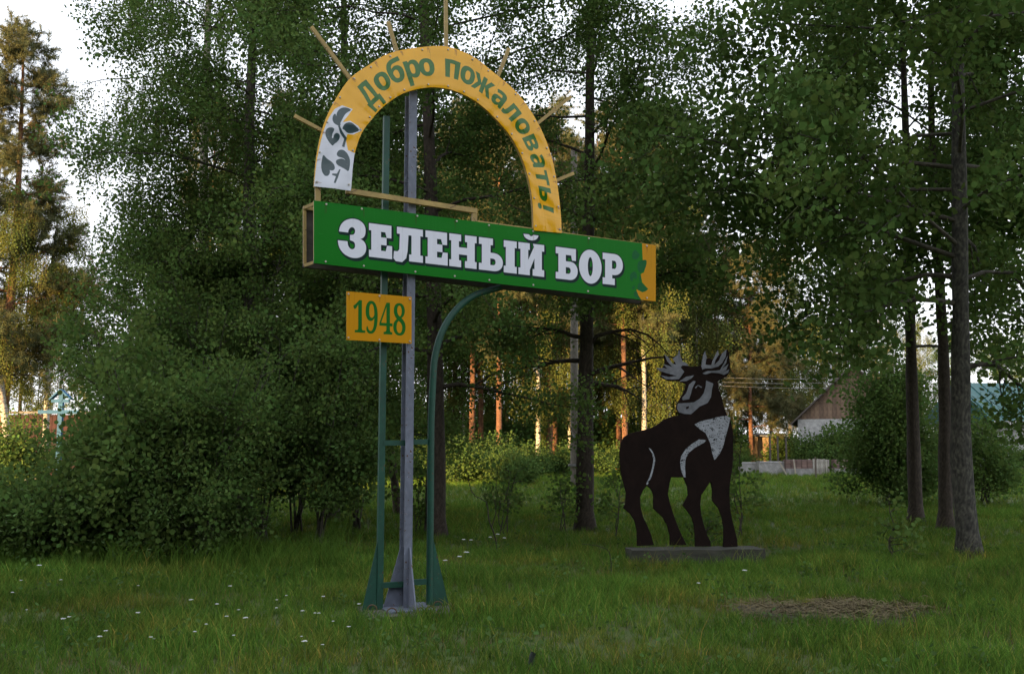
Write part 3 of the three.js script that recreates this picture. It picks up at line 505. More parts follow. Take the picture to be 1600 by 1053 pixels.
  const path = (x) => {
    x.beginPath();
    for (const [ch, a, b] of letters) {
      const l = pixPanel(a, 390)[0], r = pixPanel(b, 400)[0], top = ch === '˘' ? 0.10 * PH : 0.252 * PH, h = ch === '˘' ? 0.10 * PH : 0.545 * PH, q = (u, v) => [l + (r - l) * u / 100, top + h * v / 100];
      if (draw[ch]) draw[ch](x, q, [(r - l) / 100, h / 100]);
      else G[ch]((pts) => { pts.forEach((k, i) => (i ? x.lineTo(...q(...k)) : x.moveTo(...q(...k)))); x.closePath(); });
    }
  };
  x.lineJoin = 'round';
  const dark = '#0b2322';
  for (let k = 6; k >= 0; k--) { x.save(); x.translate(1.1 * k, 1.9 * k); path(x); x.fillStyle = dark; x.strokeStyle = dark; x.lineWidth = 11; x.stroke(); x.fill('evenodd'); x.restore(); }
  path(x); x.fillStyle = '#dadae5'; x.fill('evenodd');
  // yellow end with its leaf edge
  const Z = (cx, cy) => pixPanel(980 + cx / 9.57, 370 + cy / 9.57);
  x.fillStyle = '#bf8403'; poly(x, [[225, 120], [240, 355], [300, 400], [260, 530], [212, 560], [235, 680], [330, 785], [240, 830], [150, 785], [160, 850], [200, 920], [245, 960], [250, 1100], [700, 1100], [700, 60], [225, 60]].map((q) => Z(...q)));
  x.fillStyle = '#0a5a2a';
  for (const l of [[[130, 185], [80, 230], [75, 335], [160, 340], [200, 260], [160, 235]], [[165, 370], [230, 350], [300, 340], [295, 420], [270, 500], [200, 550], [155, 480]], [[105, 510], [50, 560], [50, 640], [90, 680], [105, 600], [130, 640], [160, 620], [150, 540]], [[180, 690], [230, 680], [270, 740], [335, 785], [260, 830], [185, 810], [160, 750]], [[150, 790], [115, 830], [110, 880], [160, 920], [235, 950], [180, 880]], [[75, 790], [90, 740], [140, 730], [110, 780]], [[205, 550], [220, 650], [195, 690], [190, 600]]]) smooth(x, l.map((q) => Z(...q)));
  for (let i = 0; i < 420; i++) { x.fillStyle = rnd() < 0.5 ? 'rgba(0,30,0,0.10)' : 'rgba(220,235,200,0.10)'; const w = R(1, 9); x.fillRect(R(0, PW), R(0, PH), w, R(0.6, 2)); }
  grime(x, PW, PH, 46, [0.03, 0.13, 0.27, 0.38, 0.48, 0.61, 0.78, 0.97]);
  const m = film(canvasMap(c), 0.38, 0.0015); m.bumpMap = waves;
  const panel = part('name_panel', quadPlate(PC.tl, PC.tr, PC.br, PC.bl, 24, 0.006), m, sign, 'green panel with white slab letters and a yellow leaf-edged end');
  const D = 0.26, tl = PC.tl, tr = PC.tr, bl = PC.bl, br = PC.br, inn = (q, dz, dx = 0, dy = 0) => V(q.x + dx, q.y + dy, q.z + dz);
  for (const [a, b] of [[inn(tl, -0.024, 0, -0.018), inn(tr, -0.024, 0, -0.018)], [inn(bl, -0.024, 0, 0.018), inn(br, -0.024, 0, 0.018)], [inn(tl, -D, -0.06, -0.018), inn(tr, -D, -0.02, -0.018)], [inn(bl, -D, -0.06, 0.018), inn(br, -D, -0.02, 0.018)]]) part('frame_bar', bar(a, b, 0.032), a.y < tl.y - 0.3 ? PAINT.insideAndShade : PAINT.tan, panel);  // lower bars take the dark tone: shade under the panel put into colour
  for (const [a, b] of [[inn(tl, -0.024, 0.016, -0.036), inn(bl, -0.024, 0.016, 0.036)], [inn(tr, -0.024, -0.018, -0.036), inn(br, -0.024, -0.018, 0.036)], [inn(tl, -D, -0.045, -0.036), inn(bl, -D, -0.045, 0.036)], [inn(tr, -D, -0.03, -0.036), inn(br, -D, -0.03, 0.036)]]) part('frame_bar', bar(a, b, 0.03), PAINT.tan, panel);
  for (const [a, b] of [[inn(tl, -0.04, 0.016, -0.018), inn(tl, -D + 0.016, -0.045, -0.018)], [inn(bl, -0.04, 0.016, 0.018), inn(bl, -D + 0.016, -0.045, 0.018)], [inn(tr, -0.04, -0.018, -0.018), inn(tr, -D + 0.016, -0.03, -0.018)], [inn(br, -0.04, -0.018, 0.018), inn(br, -D + 0.016, -0.03, 0.018)]]) part('frame_bar', bar(a, b, 0.028), PAINT.tan, panel);
  part('back_sheet', quadPlate(inn(tr, -D - 0.03, -0.02), inn(tl, -D - 0.03, -0.06), inn(bl, -D - 0.03, -0.06), inn(br, -D - 0.03, -0.02), 1, -0.005), PAINT.insideAndShade, panel);
  for (const u of [0.03, 0.13, 0.27, 0.38, 0.48, 0.61, 0.78, 0.97]) for (const v of [0.035, 0.955]) {
    const q = tl.clone().lerp(tr, u + R(-0.01, 0.01)).lerp(bl.clone().lerp(br, u), v); part('bolt', new THREE.CylinderGeometry(0.009, 0.011, 0.008, 7).rotateX(Math.PI / 2).translate(q.x, q.y, q.z + 0.004), PAINT.bolt, panel);
  }
}
// arch
const ARCH = [[490, 291, 548, 298], [494, 245, 554, 240], [505, 195, 566, 206], [525, 153, 580, 187], [548, 121, 594, 171], [575, 102, 611, 157], [606, 84, 632, 145], [658, 73.5, 669, 136.5], [700, 73, 700, 139], [740, 89, 724, 147.5], [765, 108, 746, 160], [810, 147, 776, 187], [840, 191, 798, 213], [859, 235, 814, 243], [870, 282, 825, 275], [876, 330, 832, 314], [878, 364, 834, 360]];
{
  const off = 0.075, cv = (i) => new THREE.CatmullRomCurve3(ARCH.map((q) => S(q[i], q[i + 1], off))), O = cv(0), I = cv(2), n = 120, m = 8, C = [];
  const pix = (i) => new THREE.CatmullRomCurve3(ARCH.map((q) => V(q[i], q[i + 1], 0))), PO = pix(0), PI = pix(2);
  const AW = 2048, AH = 200, run = [0]; for (let k = 1; k <= 400; k++) { const mid = (q) => O.getPoint(q).lerp(I.getPoint(q), 0.5); run.push(run[k - 1] + mid(k / 400).distanceTo(mid((k - 1) / 400))); }
  const along = (t) => { const f = Math.min(399.999, t * 400), k = Math.floor(f); return (run[k] + (run[k + 1] - run[k]) * (f - k)) / run[400]; };
  const back = (px, py) => {                                               // a pixel on the arch's print: along and across
    let best = [0, 1e9, 0]; for (let k = 0; k <= 400; k++) { const a = PO.getPoint(k / 400), b = PI.getPoint(k / 400), l = a.distanceTo(b), t = ((px - a.x) * (b.x - a.x) + (py - a.y) * (b.y - a.y)) / (l * l), d = Math.hypot(px - hex(a.x, b.x, t), py - hex(a.y, b.y, t)); if (d < best[1] && t > -0.3 && t < 1.3) best = [k / 400, d, t]; }
    return [along(best[0]) * AW, best[2] * AH];
  };
  const c = canvas(AW, AH), x = c.getContext('2d');
  x.fillStyle = '#e6a70b'; x.fillRect(0, 0, AW, AH);
  const c1 = (cx, cy) => back(440 + cx / 3.19, cy / 3.19), cl = (cx, cy) => back(460 + cx / 7.02, 180 + cy / 7.02);
  x.fillStyle = '#d2d3dd'; poly(x, [[0, 0], ...[[235, 585], [265, 540], [300, 525], [352, 545], [330, 575], [302, 612], [340, 603], [380, 628], [398, 652], [355, 670], [326, 668], [320, 700], [330, 750], [372, 768]].map((q) => c1(...q)), [back(553, 245)[0], AH], [0, AH]]);
  x.fillStyle = '#33464a';
  for (const l of [[[415, 345], [360, 275], [333, 200], [345, 145], [385, 127], [425, 140], [435, 170], [412, 205], [405, 255], [422, 255], [430, 210], [458, 190], [490, 203], [498, 240], [470, 290], [430, 315]], [[312, 430], [350, 480], [408, 505], [440, 550], [440, 595], [405, 617], [380, 600], [390, 632], [365, 670], [330, 665], [300, 620], [288, 560], [298, 490]], [[468, 450], [458, 408], [490, 378], [533, 376], [580, 418], [608, 490], [608, 550], [592, 628], [553, 588], [498, 570], [455, 532], [450, 492], [490, 470], [530, 478], [562, 508], [540, 468], [505, 455]]]) smooth(x, l.map((q) => cl(...q)));
  for (const l of [[[488, 593], [502, 600], [472, 682], [445, 748], [424, 740], [450, 670], [408, 648], [412, 633], [462, 640]]]) poly(x, l.map((q) => cl(...q)));
  for (const l of [[[270, 572], [283, 543], [315, 530], [352, 547], [320, 562], [302, 590], [286, 624], [274, 602]], [[266, 560], [250, 585], [256, 612], [288, 632], [294, 616], [275, 590]], [[298, 642], [314, 615], [345, 610], [367, 628], [392, 651], [350, 665], [325, 662], [308, 647]]]) smooth(x, l.map((q) => c1(...q)));
  poly(x, [[283, 618], [300, 652], [324, 690], [312, 732], [300, 730], [311, 692], [290, 662], [279, 630]].map((q) => c1(...q)));
  x.textAlign = 'center'; x.textBaseline = 'alphabetic';
  const word = [['Д', 573, 144, 0.96], ['о', 597, 126, 1], ['б', 618, 113, 1], ['р', 643, 108, 1], ['о', 667, 106, 1], ['п', 706.5, 109.5, 1], ['о', 730, 119, 1], ['ж', 755, 133, 1], ['а', 780, 155, 1], ['л', 799, 176, 1], ['о', 816, 198, 1], ['в', 830, 223, 1], ['а', 839, 251, 1], ['т', 847, 277, 1], ['ь', 852, 303, 1], ['!', 856, 326, 0.9]];
  for (const [ch, px, py, k] of word) {
    const [u] = back(px, py), tall = ch === 'Д' || ch === '!';
    x.save(); x.translate(u, AH * (tall ? 0.80 : 0.71)); x.scale(ch === 'Д' || ch === 'ж' ? 0.98 : 1.12, 1.08); x.font = 'bold 142px sans-serif'; x.fillStyle = '#2b6415'; x.strokeStyle = '#235212'; x.lineWidth = 2; x.fillText(ch, 0, 0); x.strokeText(ch, 0, 0); x.restore();
  }
  for (let i = 0; i < 160; i++) { x.fillStyle = rnd() < 0.6 ? 'rgba(120,70,10,0.12)' : 'rgba(255,240,200,0.12)'; x.beginPath(); x.ellipse(R(0, AW), R(0, AH), R(1, 7), R(0.6, 2.4), R(0, 3), 0, 6.3); x.fill(); }
  grime(x, AW, AH, 40, Array.from({ length: 17 }, (_, i) => 0.01 + 0.98 * i / 16));
  const pos = [], uv = [], idx = [], depth = 0.006;
  for (const b of [0, 1]) for (let i = 0; i <= n; i++) {
    const a = O.getPoint(i / n), e = I.getPoint(i / n);
    for (let j = 0; j <= m; j++) {                                         // the sheet is buckled between its screws
      const t = j / m, q = a.clone().lerp(e, t), edge = Math.sin(Math.PI * t), w = 0.022 * edge * noise.noise(i * 0.14, t * 1.1, 2) + 0.006 * noise.noise(i * 0.45, t * 3, 8);
      pos.push(q.x, q.y, q.z + w - b * depth); uv.push(along(i / n), 1 - t);
    }
  }
  const W = m + 1, half = (n + 1) * W;
  for (let i = 0; i < n; i++) for (let j = 0; j < m; j++) { const k = i * W + j; idx.push(k, k + 1, k + W, k + 1, k + W + 1, k + W); const h = k + half; idx.push(h, h + W, h + 1, h + 1, h + W, h + W + 1); }
  for (let i = 0; i < n; i++) for (const j of [0, m]) { const k = i * W + j, f = [k, k + W, k + half, k + W, k + W + half, k + half]; idx.push(...(j ? f.reverse() : f)); }
  const g = new THREE.BufferGeometry(); g.setAttribute('position', new THREE.Float32BufferAttribute(pos, 3)); g.setAttribute('uv', new THREE.Float32BufferAttribute(uv, 2)); g.setIndex(idx); g.computeVertexNormals();
  const mat = film(canvasMap(c), 0.2, 0.004, 1);
  mat.ior = 1.5; const arch = part('arch', g, mat, sign, 'half-round yellow sheet with green greeting and a white leaf emblem at one foot');
  const rim = (k) => tube(Array.from({ length: 40 }, (_, i) => { const a = O.getPoint(i / 39), e = I.getPoint(i / 39); return a.lerp(e, k).add(V(0, 0, -0.045)); }), [0.02, 0.02], 4, 90);
  part('rim', rim(0.06), PAINT.tan, arch); part('rim', rim(0.94), PAINT.tan, arch);
  for (let i = 0; i <= 16; i++) for (const t of [0.07, 0.93]) { const u = 0.01 + 0.98 * i / 16, q = O.getPoint(u).lerp(I.getPoint(u), t); part('bolt', new THREE.CylinderGeometry(0.008, 0.01, 0.012, 7).rotateX(Math.PI / 2).translate(q.x, q.y, q.z + 0.006), PAINT.bolt, arch); }
  for (const [a, b, e, f] of [[459, 181, 508, 207], [486, 42, 552, 130], [606, 34, 622, 88], [696, -32, 697, 84], [795, 76, 776, 124], [892, 151, 832, 199], [896, 271, 862, 285]]) part('sun_ray', bar(S(a, b, 0.04), S(e, f, 0.04), 0.034), PAINT.tan, arch);
  const st = (p, q, w = 0.05) => part('strut', bar(S(...p, 0.03), S(...q, 0.03), w, 0.04), PAINT.tan, arch);
  st([540, 298], [745, 330]); st([741, 334], [741, 350]); st([496, 282], [496, 316]); st([745, 348], [1022, 386], 0.04);
}
// year plate
{
  const c = canvas(512, 384), x = c.getContext('2d'); x.fillStyle = '#bf8403'; x.fillRect(0, 0, 512, 384);
  x.fillStyle = '#0f5f17'; x.font = 'bold 340px serif'; x.textAlign = 'center'; x.textBaseline = 'alphabetic';
  [['1', 100], ['9', 196], ['4', 308], ['8', 414]].forEach(([ch, u]) => { x.save(); x.translate(u, 320); x.scale(0.58, 1.06); x.fillText(ch, 0, 0); x.restore(); });
  for (let i = 0; i < 60; i++) { x.fillStyle = 'rgba(90,50,0,0.15)'; x.fillRect(R(0, 512), R(0, 384), R(1, 6), R(1, 3)); }
  grime(x, 512, 384, 12, [0.03, 0.5, 0.97]);
  const z = 0.03, q = [S(541, 455, z), S(643, 464, z), S(643, 537, z), S(541, 531, z)];
  const plate = part('year_plate', quadPlate(...q, 4, 0.006), film(canvasMap(c), 0.4, 0.001), sign, 'small yellow plate with the green number 1948');
  for (const [a, b] of [[0, 1], [1, 2], [2, 3], [3, 0]]) part('frame_bar', bar(q[a].clone().lerp(q[(b + 1) % 4], 0.04).add(V(0, 0, -0.02)), q[b].clone().lerp(q[(a + 3) % 4], 0.04).add(V(0, 0, -0.02)), 0.022), PAINT.tan, plate);
  for (const [u, v] of [[0.03, 0.05], [0.5, 0.04], [0.97, 0.05], [0.03, 0.95], [0.5, 0.96], [0.97, 0.95]]) { const p = q[0].clone().lerp(q[1], u).lerp(q[3].clone().lerp(q[2], u), v); part('bolt', new THREE.CylinderGeometry(0.008, 0.01, 0.01, 7).rotateX(Math.PI / 2).translate(p.x, p.y, p.z + 0.005), PAINT.bolt, plate); }
}

// ------------------------------------------------------------------ the moose figure
{
  const M0 = ground(1082, 855).multiplyScalar((EYE - 0.2) / EYE).setY(0.2), turn = 0.1, u = V(Math.cos(turn), 0, -Math.sin(turn)), n = V(Math.sin(turn), 0, Math.cos(turn));
  const moose = thing('moose_figure', 'dark brown cut-out moose figure with grey painted antlers on a low concrete slab', 'figure', [M0.x, 0, M0.z], turn);
  const at2 = (px, py) => { const r = ray(px, py), k = M0.clone().sub(V(0, EYE, 0)).dot(n) / r.dot(n), p = V(0, EYE, 0).addScaledVector(r, k).sub(M0); return new THREE.Vector2(p.dot(u), p.y); };
  const A = (l) => l.map(([x, y]) => at2(960 + x / 6.583, 540 + y / 6.583)), B = (l) => l.map(([x, y]) => at2(960 + x / 5.267, 690 + y / 5.267));
  const board = (pts, t, z, bevel = 0.004) => new THREE.ExtrudeGeometry(new THREE.Shape(pts), { depth: t, bevelEnabled: bevel > 0, bevelSize: bevel, bevelThickness: bevel, bevelSegments: 1 }).translate(0, 0.2, z);
  const dark = new THREE.MeshPhysicalMaterial({ color: new THREE.Color().setRGB(0.0155, 0.0083, 0.0064), roughness: 0.85, specularIntensity: 0.25, map: grainMap, bumpMap: grainBump, bumpScale: 0.001 }), grey = worn(0.205, 0.21, 0.23, 0.85, 0.001);
  const patchy = noiseTexture(128, (a, b) => { const k = tileN(a, b, 22, 2) + 0.5 * tileN(a, b, 40, 6), s = k > 0.38 ? 0.12 : 0.56 + 0.08 * tileN(a, b, 9); return [s, s * 1.02, s * 1.06]; }); patchy.repeat.set(2.2, 3.6);
  const fur = std(1, 1, 1, 0.9, { map: patchy, bumpMap: grainBump, bumpScale: 0.004 });
  const body = part('body', board([
    ...A([[75, 1000], [100, 945], [160, 905], [270, 880], [370, 855], [440, 820], [520, 760], [590, 735], [690, 715], [660, 690], [643, 640], [655, 590], [690, 530], [730, 460], [745, 395], [700, 378], [665, 368], [700, 332], [722, 300], [690, 230], [710, 205], [760, 215], [830, 220], [890, 205], [905, 250], [920, 300], [1000, 316], [1060, 330], [1090, 347], [1060, 370], [1075, 440], [1105, 540], [1130, 640], [1160, 720], [1195, 770], [1215, 850], [1222, 930]]),
    ...B([[978, 60], [975, 180], [965, 260], [950, 350], [948, 440], [955, 560], [970, 640], [995, 740], [1010, 800], [1015, 862], [900, 866], [905, 790], [905, 720], [890, 620], [860, 545], [810, 485], [812, 400], [800, 340], [788, 330], [770, 360], [715, 440], [707, 520], [715, 600], [735, 680], [760, 760], [790, 820], [795, 860], [670, 860], [668, 780], [660, 690], [640, 620], [600, 565], [567, 525], [612, 440], [605, 370], [580, 310], [575, 292], [468, 292], [455, 340], [440, 430], [455, 500], [490, 610], [520, 690], [550, 760], [595, 850], [463, 850], [460, 770], [440, 690], [400, 620], [350, 575], [325, 550], [325, 440], [305, 390], [270, 360], [235, 400], [210, 460], [215, 540], [235, 620], [270, 690], [300, 760], [325, 850], [190, 856], [190, 740], [170, 650], [130, 590], [77, 545], [95, 510], [100, 420], [80, 350], [60, 270], [50, 180], [47, 80], [60, 15]]),
  ], 0.03, -0.03), dark, moose);
  const antler = (outline, marks) => { const a = part('antler', board(A(outline), 0.02, -0.028), dark, moose); for (const m of marks) part('painted_tines', board(A(m), 0.009, -0.003, 0), grey, a); };
  antler([[735, 272], [670, 362], [560, 362], [478, 316], [500, 272], [468, 256], [528, 200], [512, 98], [560, 140], [608, 198], [648, 130], [690, 180], [764, 210], [700, 203]],
    [[[720, 268], [700, 300], [665, 345], [600, 350], [530, 345], [475, 305], [560, 322], [645, 312], [560, 290], [470, 262], [428, 230], [500, 230], [545, 235], [500, 190], [560, 205], [600, 225], [545, 160], [513, 85], [560, 125], [600, 185], [640, 195], [600, 135], [655, 95], [668, 42], [682, 110], [700, 160], [745, 180], [768, 208], [700, 205], [684, 225]]]);
  antler([[900, 258], [892, 212], [925, 150], [975, 130], [1010, 150], [1050, 95], [1080, 105], [1120, 78], [1168, 40], [1182, 90], [1192, 180], [1192, 262], [1160, 312], [1095, 348], [1000, 322], [910, 302]],
    [[[905, 248], [895, 210], [915, 100], [935, 55], [950, 120], [938, 195], [965, 200], [1000, 200], [1010, 160], [1065, 50], [1078, 90], [1040, 150], [1030, 200], [1080, 150], [1110, 80], [1155, 40], [1148, 110], [1110, 180], [1070, 215], [1000, 235], [940, 235]], [[905, 285], [960, 262], [1040, 258], [1090, 250], [1130, 180], [1168, 105], [1152, 180], [1110, 238], [1175, 190], [1152, 250], [1110, 275], [1185, 245], [1172, 280], [1130, 302], [1080, 285], [1000, 278], [940, 297]]]);
  const mark = (name, pts, m = grey) => part(name, board(pts, 0.0035, 0.0042, 0), m, body);
  mark('muzzle', A([[945, 360], [1018, 390], [1005, 450], [995, 530], [960, 590], [880, 625], [830, 670], [790, 705], [720, 703], [665, 685], [645, 650], [652, 595], [740, 590], [820, 582], [880, 545], [920, 490], [940, 420]]));
  part('nostril', board(A([[735, 632], [768, 622], [765, 642], [742, 655]]), 0.0025, 0.0078, 0), dark, body);
  mark('nose_stripe', A([[815, 362], [838, 368], [802, 440], [787, 500], [770, 550], [705, 562], [695, 540], [740, 490], [770, 400]]));
  mark('ear', A([[665, 370], [740, 320], [822, 305], [790, 340], [740, 365]]));
  mark('eye', A([[828, 432], [862, 403], [902, 425], [896, 434], [862, 414], [838, 440]]));
  mark('chest_patch', A([[825, 810], [880, 782], [940, 765], [990, 757], [1040, 740], [1150, 720], [1195, 745], [1175, 830], [1150, 920], [1120, 1040], [1085, 1110], [1031, 1181], [1008, 1110], [1000, 1060], [985, 1000], [940, 900], [880, 860]]), fur);
  mark('shoulder_line', [...A([[945, 972], [870, 965], [800, 1010]]), ...B([[590, 60], [550, 120], [542, 170], [550, 240], [572, 293], [588, 293], [582, 220], [585, 150], [610, 95], [660, 52], [740, 8]])], fur);
  mark('thigh_line', B([[280, 48], [300, 60], [325, 100], [338, 150], [325, 220], [305, 290], [272, 358], [262, 350], [290, 290], [310, 220], [322, 150], [310, 95]]), fur);
  const w0 = at2(980, 862).x, w1 = at2(1184, 862).x;
  const sl = new THREE.BoxGeometry(w1 - w0, 0.27, 0.4, 24, 4, 6), p = sl.attributes.position;
  for (let i = 0; i < p.count; i++) { const k = noise.noise(p.getX(i) * 6, p.getY(i) * 9, p.getZ(i) * 6) * 0.02; p.setXYZ(i, p.getX(i) + k, p.getY(i) + k * 0.7, p.getZ(i) + k); }
  sl.computeVertexNormals(); part('concrete_slab', sl.translate((w0 + w1) / 2, 0.06, 0.08), worn(0.062, 0.060, 0.044, 1, 0.004), moose);
}

// ------------------------------------------------------------------ buildings, fences, poles
{
  // wooden house: the gable end faces the lawn
  const d = 49, x0 = xAt(1249, d), w = 5.6, eave = 2.75, rise = 2.7, deep = 8;
  const house = thing('wooden_house', 'small house with a brown plank gable over a whitewashed wall', 'house', [x0 + w / 2, 0, -d], -0.36);
  const white = worn(0.50, 0.50, 0.50, 0.9, 0.004), plank = [worn(0.22, 0.145, 0.10, 0.9), worn(0.26, 0.175, 0.12, 0.9), worn(0.18, 0.12, 0.085, 0.9)];
  part('wall', [box(w, eave, 0.2, 0, eave / 2, -0.1), box(0.2, eave, deep, -w / 2 + 0.1, eave / 2, -deep / 2 - 0.21), box(0.2, eave, deep, w / 2 - 0.1, eave / 2, -deep / 2 - 0.21), box(w, eave, 0.2, 0, eave / 2, -deep - 0.33)], white, house);
  const gb = part('gable', new THREE.ExtrudeGeometry(new THREE.Shape([new THREE.Vector2(-w / 2, eave + 0.002), new THREE.Vector2(w / 2, eave + 0.002), new THREE.Vector2(0, eave + rise)]), { depth: 0.06, bevelEnabled: false }).translate(0, 0, -0.1), plank[2], house);
  seed = 801;
  for (let i = 0; i < 26; i++) { const a = -w / 2 + w * (i + 0.5) / 26, h = rise * (1 - Math.abs(a) / (w / 2)) - 0.02; if (h > 0.1) part('plank', box(w / 26 - 0.012, h, 0.025, a, eave + h / 2, -0.026), plank[i % 3], gb); }
  const roof = (s) => { const l = Math.hypot(w / 2 + 0.35, (w / 2 + 0.35) / (w / 2) * rise), a = Math.atan2(rise, w / 2); return new THREE.BoxGeometry(l, 0.07, deep + 0.9).rotateZ(-s * a).translate(s * (w / 4 + 0.175), eave + rise / 2 - 0.175 * rise / (w / 2) + 0.06, -deep / 2 - 0.1); };
  const rf = part('roof', [roof(1), roof(-1)], worn(0.12, 0.10, 0.09, 0.9, 0.01), house);
  part('chimney_pipe', new THREE.CylinderGeometry(0.09, 0.09, 1.6, 10).translate(-1.15, eave + rise * 0.6 + 0.75, -0.9), worn(0.5, 0.48, 0.46, 0.6), rf);
  part('window', [box(0.06, 1.2, 0.06, 0.45, 1.6, 0.02), box(0.06, 1.2, 0.06, 1.35, 1.6, 0.02), box(0.84, 0.06, 0.06, 0.9, 2.17, 0.02), box(0.84, 0.06, 0.06, 0.9, 1.03, 0.02)], worn(0.4, 0.42, 0.45, 0.6), house);
}
{
  const d = 60, x0 = xAt(1545, d), len = 12, h = 2.9;
  const house = thing('green_roofed_house', 'low white house under a broad teal green metal roof', 'house', [x0 + len / 2, 0, -d], 0.12);
  part('wall', box(len, h, 7, 0, h / 2, -3.5), worn(0.48, 0.47, 0.48, 0.85), house);
  const rf = part('roof', new THREE.ExtrudeGeometry(new THREE.Shape([[0.6, h - 0.1], [-3.5, h + 2.5], [-7.6, h - 0.1]].map((q) => new THREE.Vector2(...q))), { depth: len + 1.2, bevelEnabled: false }).rotateY(-Math.PI / 2).translate(len / 2 + 0.6, 0.02, 0), worn(0.012, 0.11, 0.10, 0.45), house);
  for (let i = 0; i < 16; i++) part('roof_seam', bar(V(-len / 2 - 0.4 + i * 0.85, h - 0.06, 0.62), V(-len / 2 - 0.4 + i * 0.85, h + 2.53, -3.49), 0.04, 0.05), worn(0.012, 0.10, 0.095, 0.45), rf);
  part('eave_board', box(len + 1.2, 0.22, 0.04, 0, h - 0.16, 0.66), worn(0.6, 0.58, 0.58, 0.7), house);
  part('plinth', box(len + 0.1, 0.75, 0.08, 0, 0.37, 0.05), worn(0.16, 0.11, 0.09, 0.9), house);
  for (const x of [-3.6, -1, 1.8, 4.2]) { const wn = part('window', box(1.1, 1.2, 0.06, x, 1.7, 0.03), worn(0.55, 0.55, 0.55, 0.6), house); part('pane', box(0.92, 1.02, 0.02, x, 1.7, 0.07), std(0.03, 0.035, 0.04, 0.1), wn); }
}
{ // stacks of bricks and boards by the house
  const d = 45, brown = [worn(0.22, 0.14, 0.12, 0.9), worn(0.26, 0.17, 0.145, 0.9), worn(0.19, 0.125, 0.11, 0.9)];
  seed = 811;
  const stack = (px, py, w, rows, label) => {
    const s = thing('brick_stack', label, 'brick stack', [xAt(px, d), 0, -d], R(-0.05, 0.05), 'brick stacks by the house');
    part('concrete_block', box(w, 0.36, 0.6, 0, 0.18, 0), worn(0.30, 0.29, 0.28, 0.95, 0.006), s);
    const g = box(0.235, 0.075, 0.5); for (let r = 0; r < rows; r++) for (let i = 0; i < Math.floor(w / 0.25); i++) { const b = part('brick', g, brown[Math.floor(R(0, 3))], s); b.position.set(-w / 2 + 0.125 + i * 0.25 + R(-0.006, 0.006), 0.40 + r * 0.082, R(-0.015, 0.015)); }
  };
  stack(1243, 0, 1.25, 5, 'long brown brick stack on a grey concrete block in front of the house');
  stack(1310, 0, 0.75, 5, 'short brown brick stack with boards leaning on it');
  const fence = thing('board_fence', 'short run of pale upright boards between two brick stacks', 'fence', [xAt(1276, d), 0, -d]);
  for (let i = 0; i < 10; i++) part('board', box(0.085, 0.78 + R(-0.06, 0.06), 0.03, -0.44 + i * 0.098, 0.39, R(-0.02, 0.02)), [worn(0.45, 0.42, 0.37, 0.9), worn(0.36, 0.33, 0.29, 0.9)][i % 2], fence);
  part('rail', box(1.0, 0.06, 0.04, 0, 0.5, -0.05), worn(0.36, 0.33, 0.29, 0.9), fence);
  const block = (px, w, h, dd, label) => { const b = thing('concrete_slab', label, 'slab', [xAt(px, dd), 0, -dd], R(-0.1, 0.1)); part('slab', box(w, h, 0.5, 0, h / 2, 0), worn(0.36, 0.35, 0.34, 0.95, 0.006), b); part('slab', box(w * 0.96, 0.06, 0.54, 0.02, h + 0.031, 0), worn(0.42, 0.41, 0.40, 0.95, 0.006), b); };
  block(1200, 1.2, 0.62, 45.2, 'pale concrete slab lying behind the sapling beside the moose figure');
  block(1166, 0.8, 0.58, 45.6, 'weathered concrete slab end next to the moose figure');
  block(1330, 0.6, 0.4, 45.3, 'low concrete slab beside the short brick stack');
  for (const [px, tilt, l] of [[1228, 0.5, 'against the long brick stack'], [1241, 0.12, 'upright at the long brick stack'], [1303, -0.6, 'against the short brick stack']]) { const b = thing('leaning_board', 'thin pale board leaning ' + l, 'board', [xAt(px, d - 0.5), 0, -d + 0.42]); part('board', box(0.06, 0.8, 0.025, 0, 0.4, 0).rotateZ(tilt), worn(0.42, 0.37, 0.3, 0.9), b); }
  const st = thing('wooden_stake', 'thin dark stake standing in the grass before the boards', 'stake', [xAt(1271, 41), 0, -41]); part('stake', box(0.05, 1.0, 0.05, 0, 0.45, 0), worn(0.14, 0.11, 0.09, 0.9), st);
  for (const [px, h, l] of [[1201, 1.9, 'next to the sunlit shed'], [1213, 1.85, 'in the middle of the garden edge'], [1226, 1.8, 'beside the wooden house']]) { const p = thing('garden_post', 'slim dark garden post ' + l, 'post', [xAt(px, 47), 0, -47], 0, 'garden posts'); part('post', box(0.08, h, 0.08, 0, h / 2, 0), worn(0.10, 0.085, 0.07, 0.9), p); }
  const shed = thing('garden_shed', 'small weathered plank shed lit by the sun beside the wooden house', 'shed', [xAt(1207, 57), 0, -57]);
  for (let i = 0; i < 12; i++) part('plank', box(0.145, 1.9, 0.03, -0.85 + i * 0.15, 0.95, 0.015), [worn(0.42, 0.28, 0.16, 0.9), worn(0.36, 0.24, 0.14, 0.9)][i % 2], shed);
  part('wall', box(1.85, 1.88, 1.4, -0.02, 0.94, -0.72), worn(0.25, 0.18, 0.12, 0.9), shed); part('roof', box(2.2, 0.07, 1.8, 0, 1.96, -0.7).rotateX(0.06), worn(0.2, 0.2, 0.21, 0.8), shed);
}
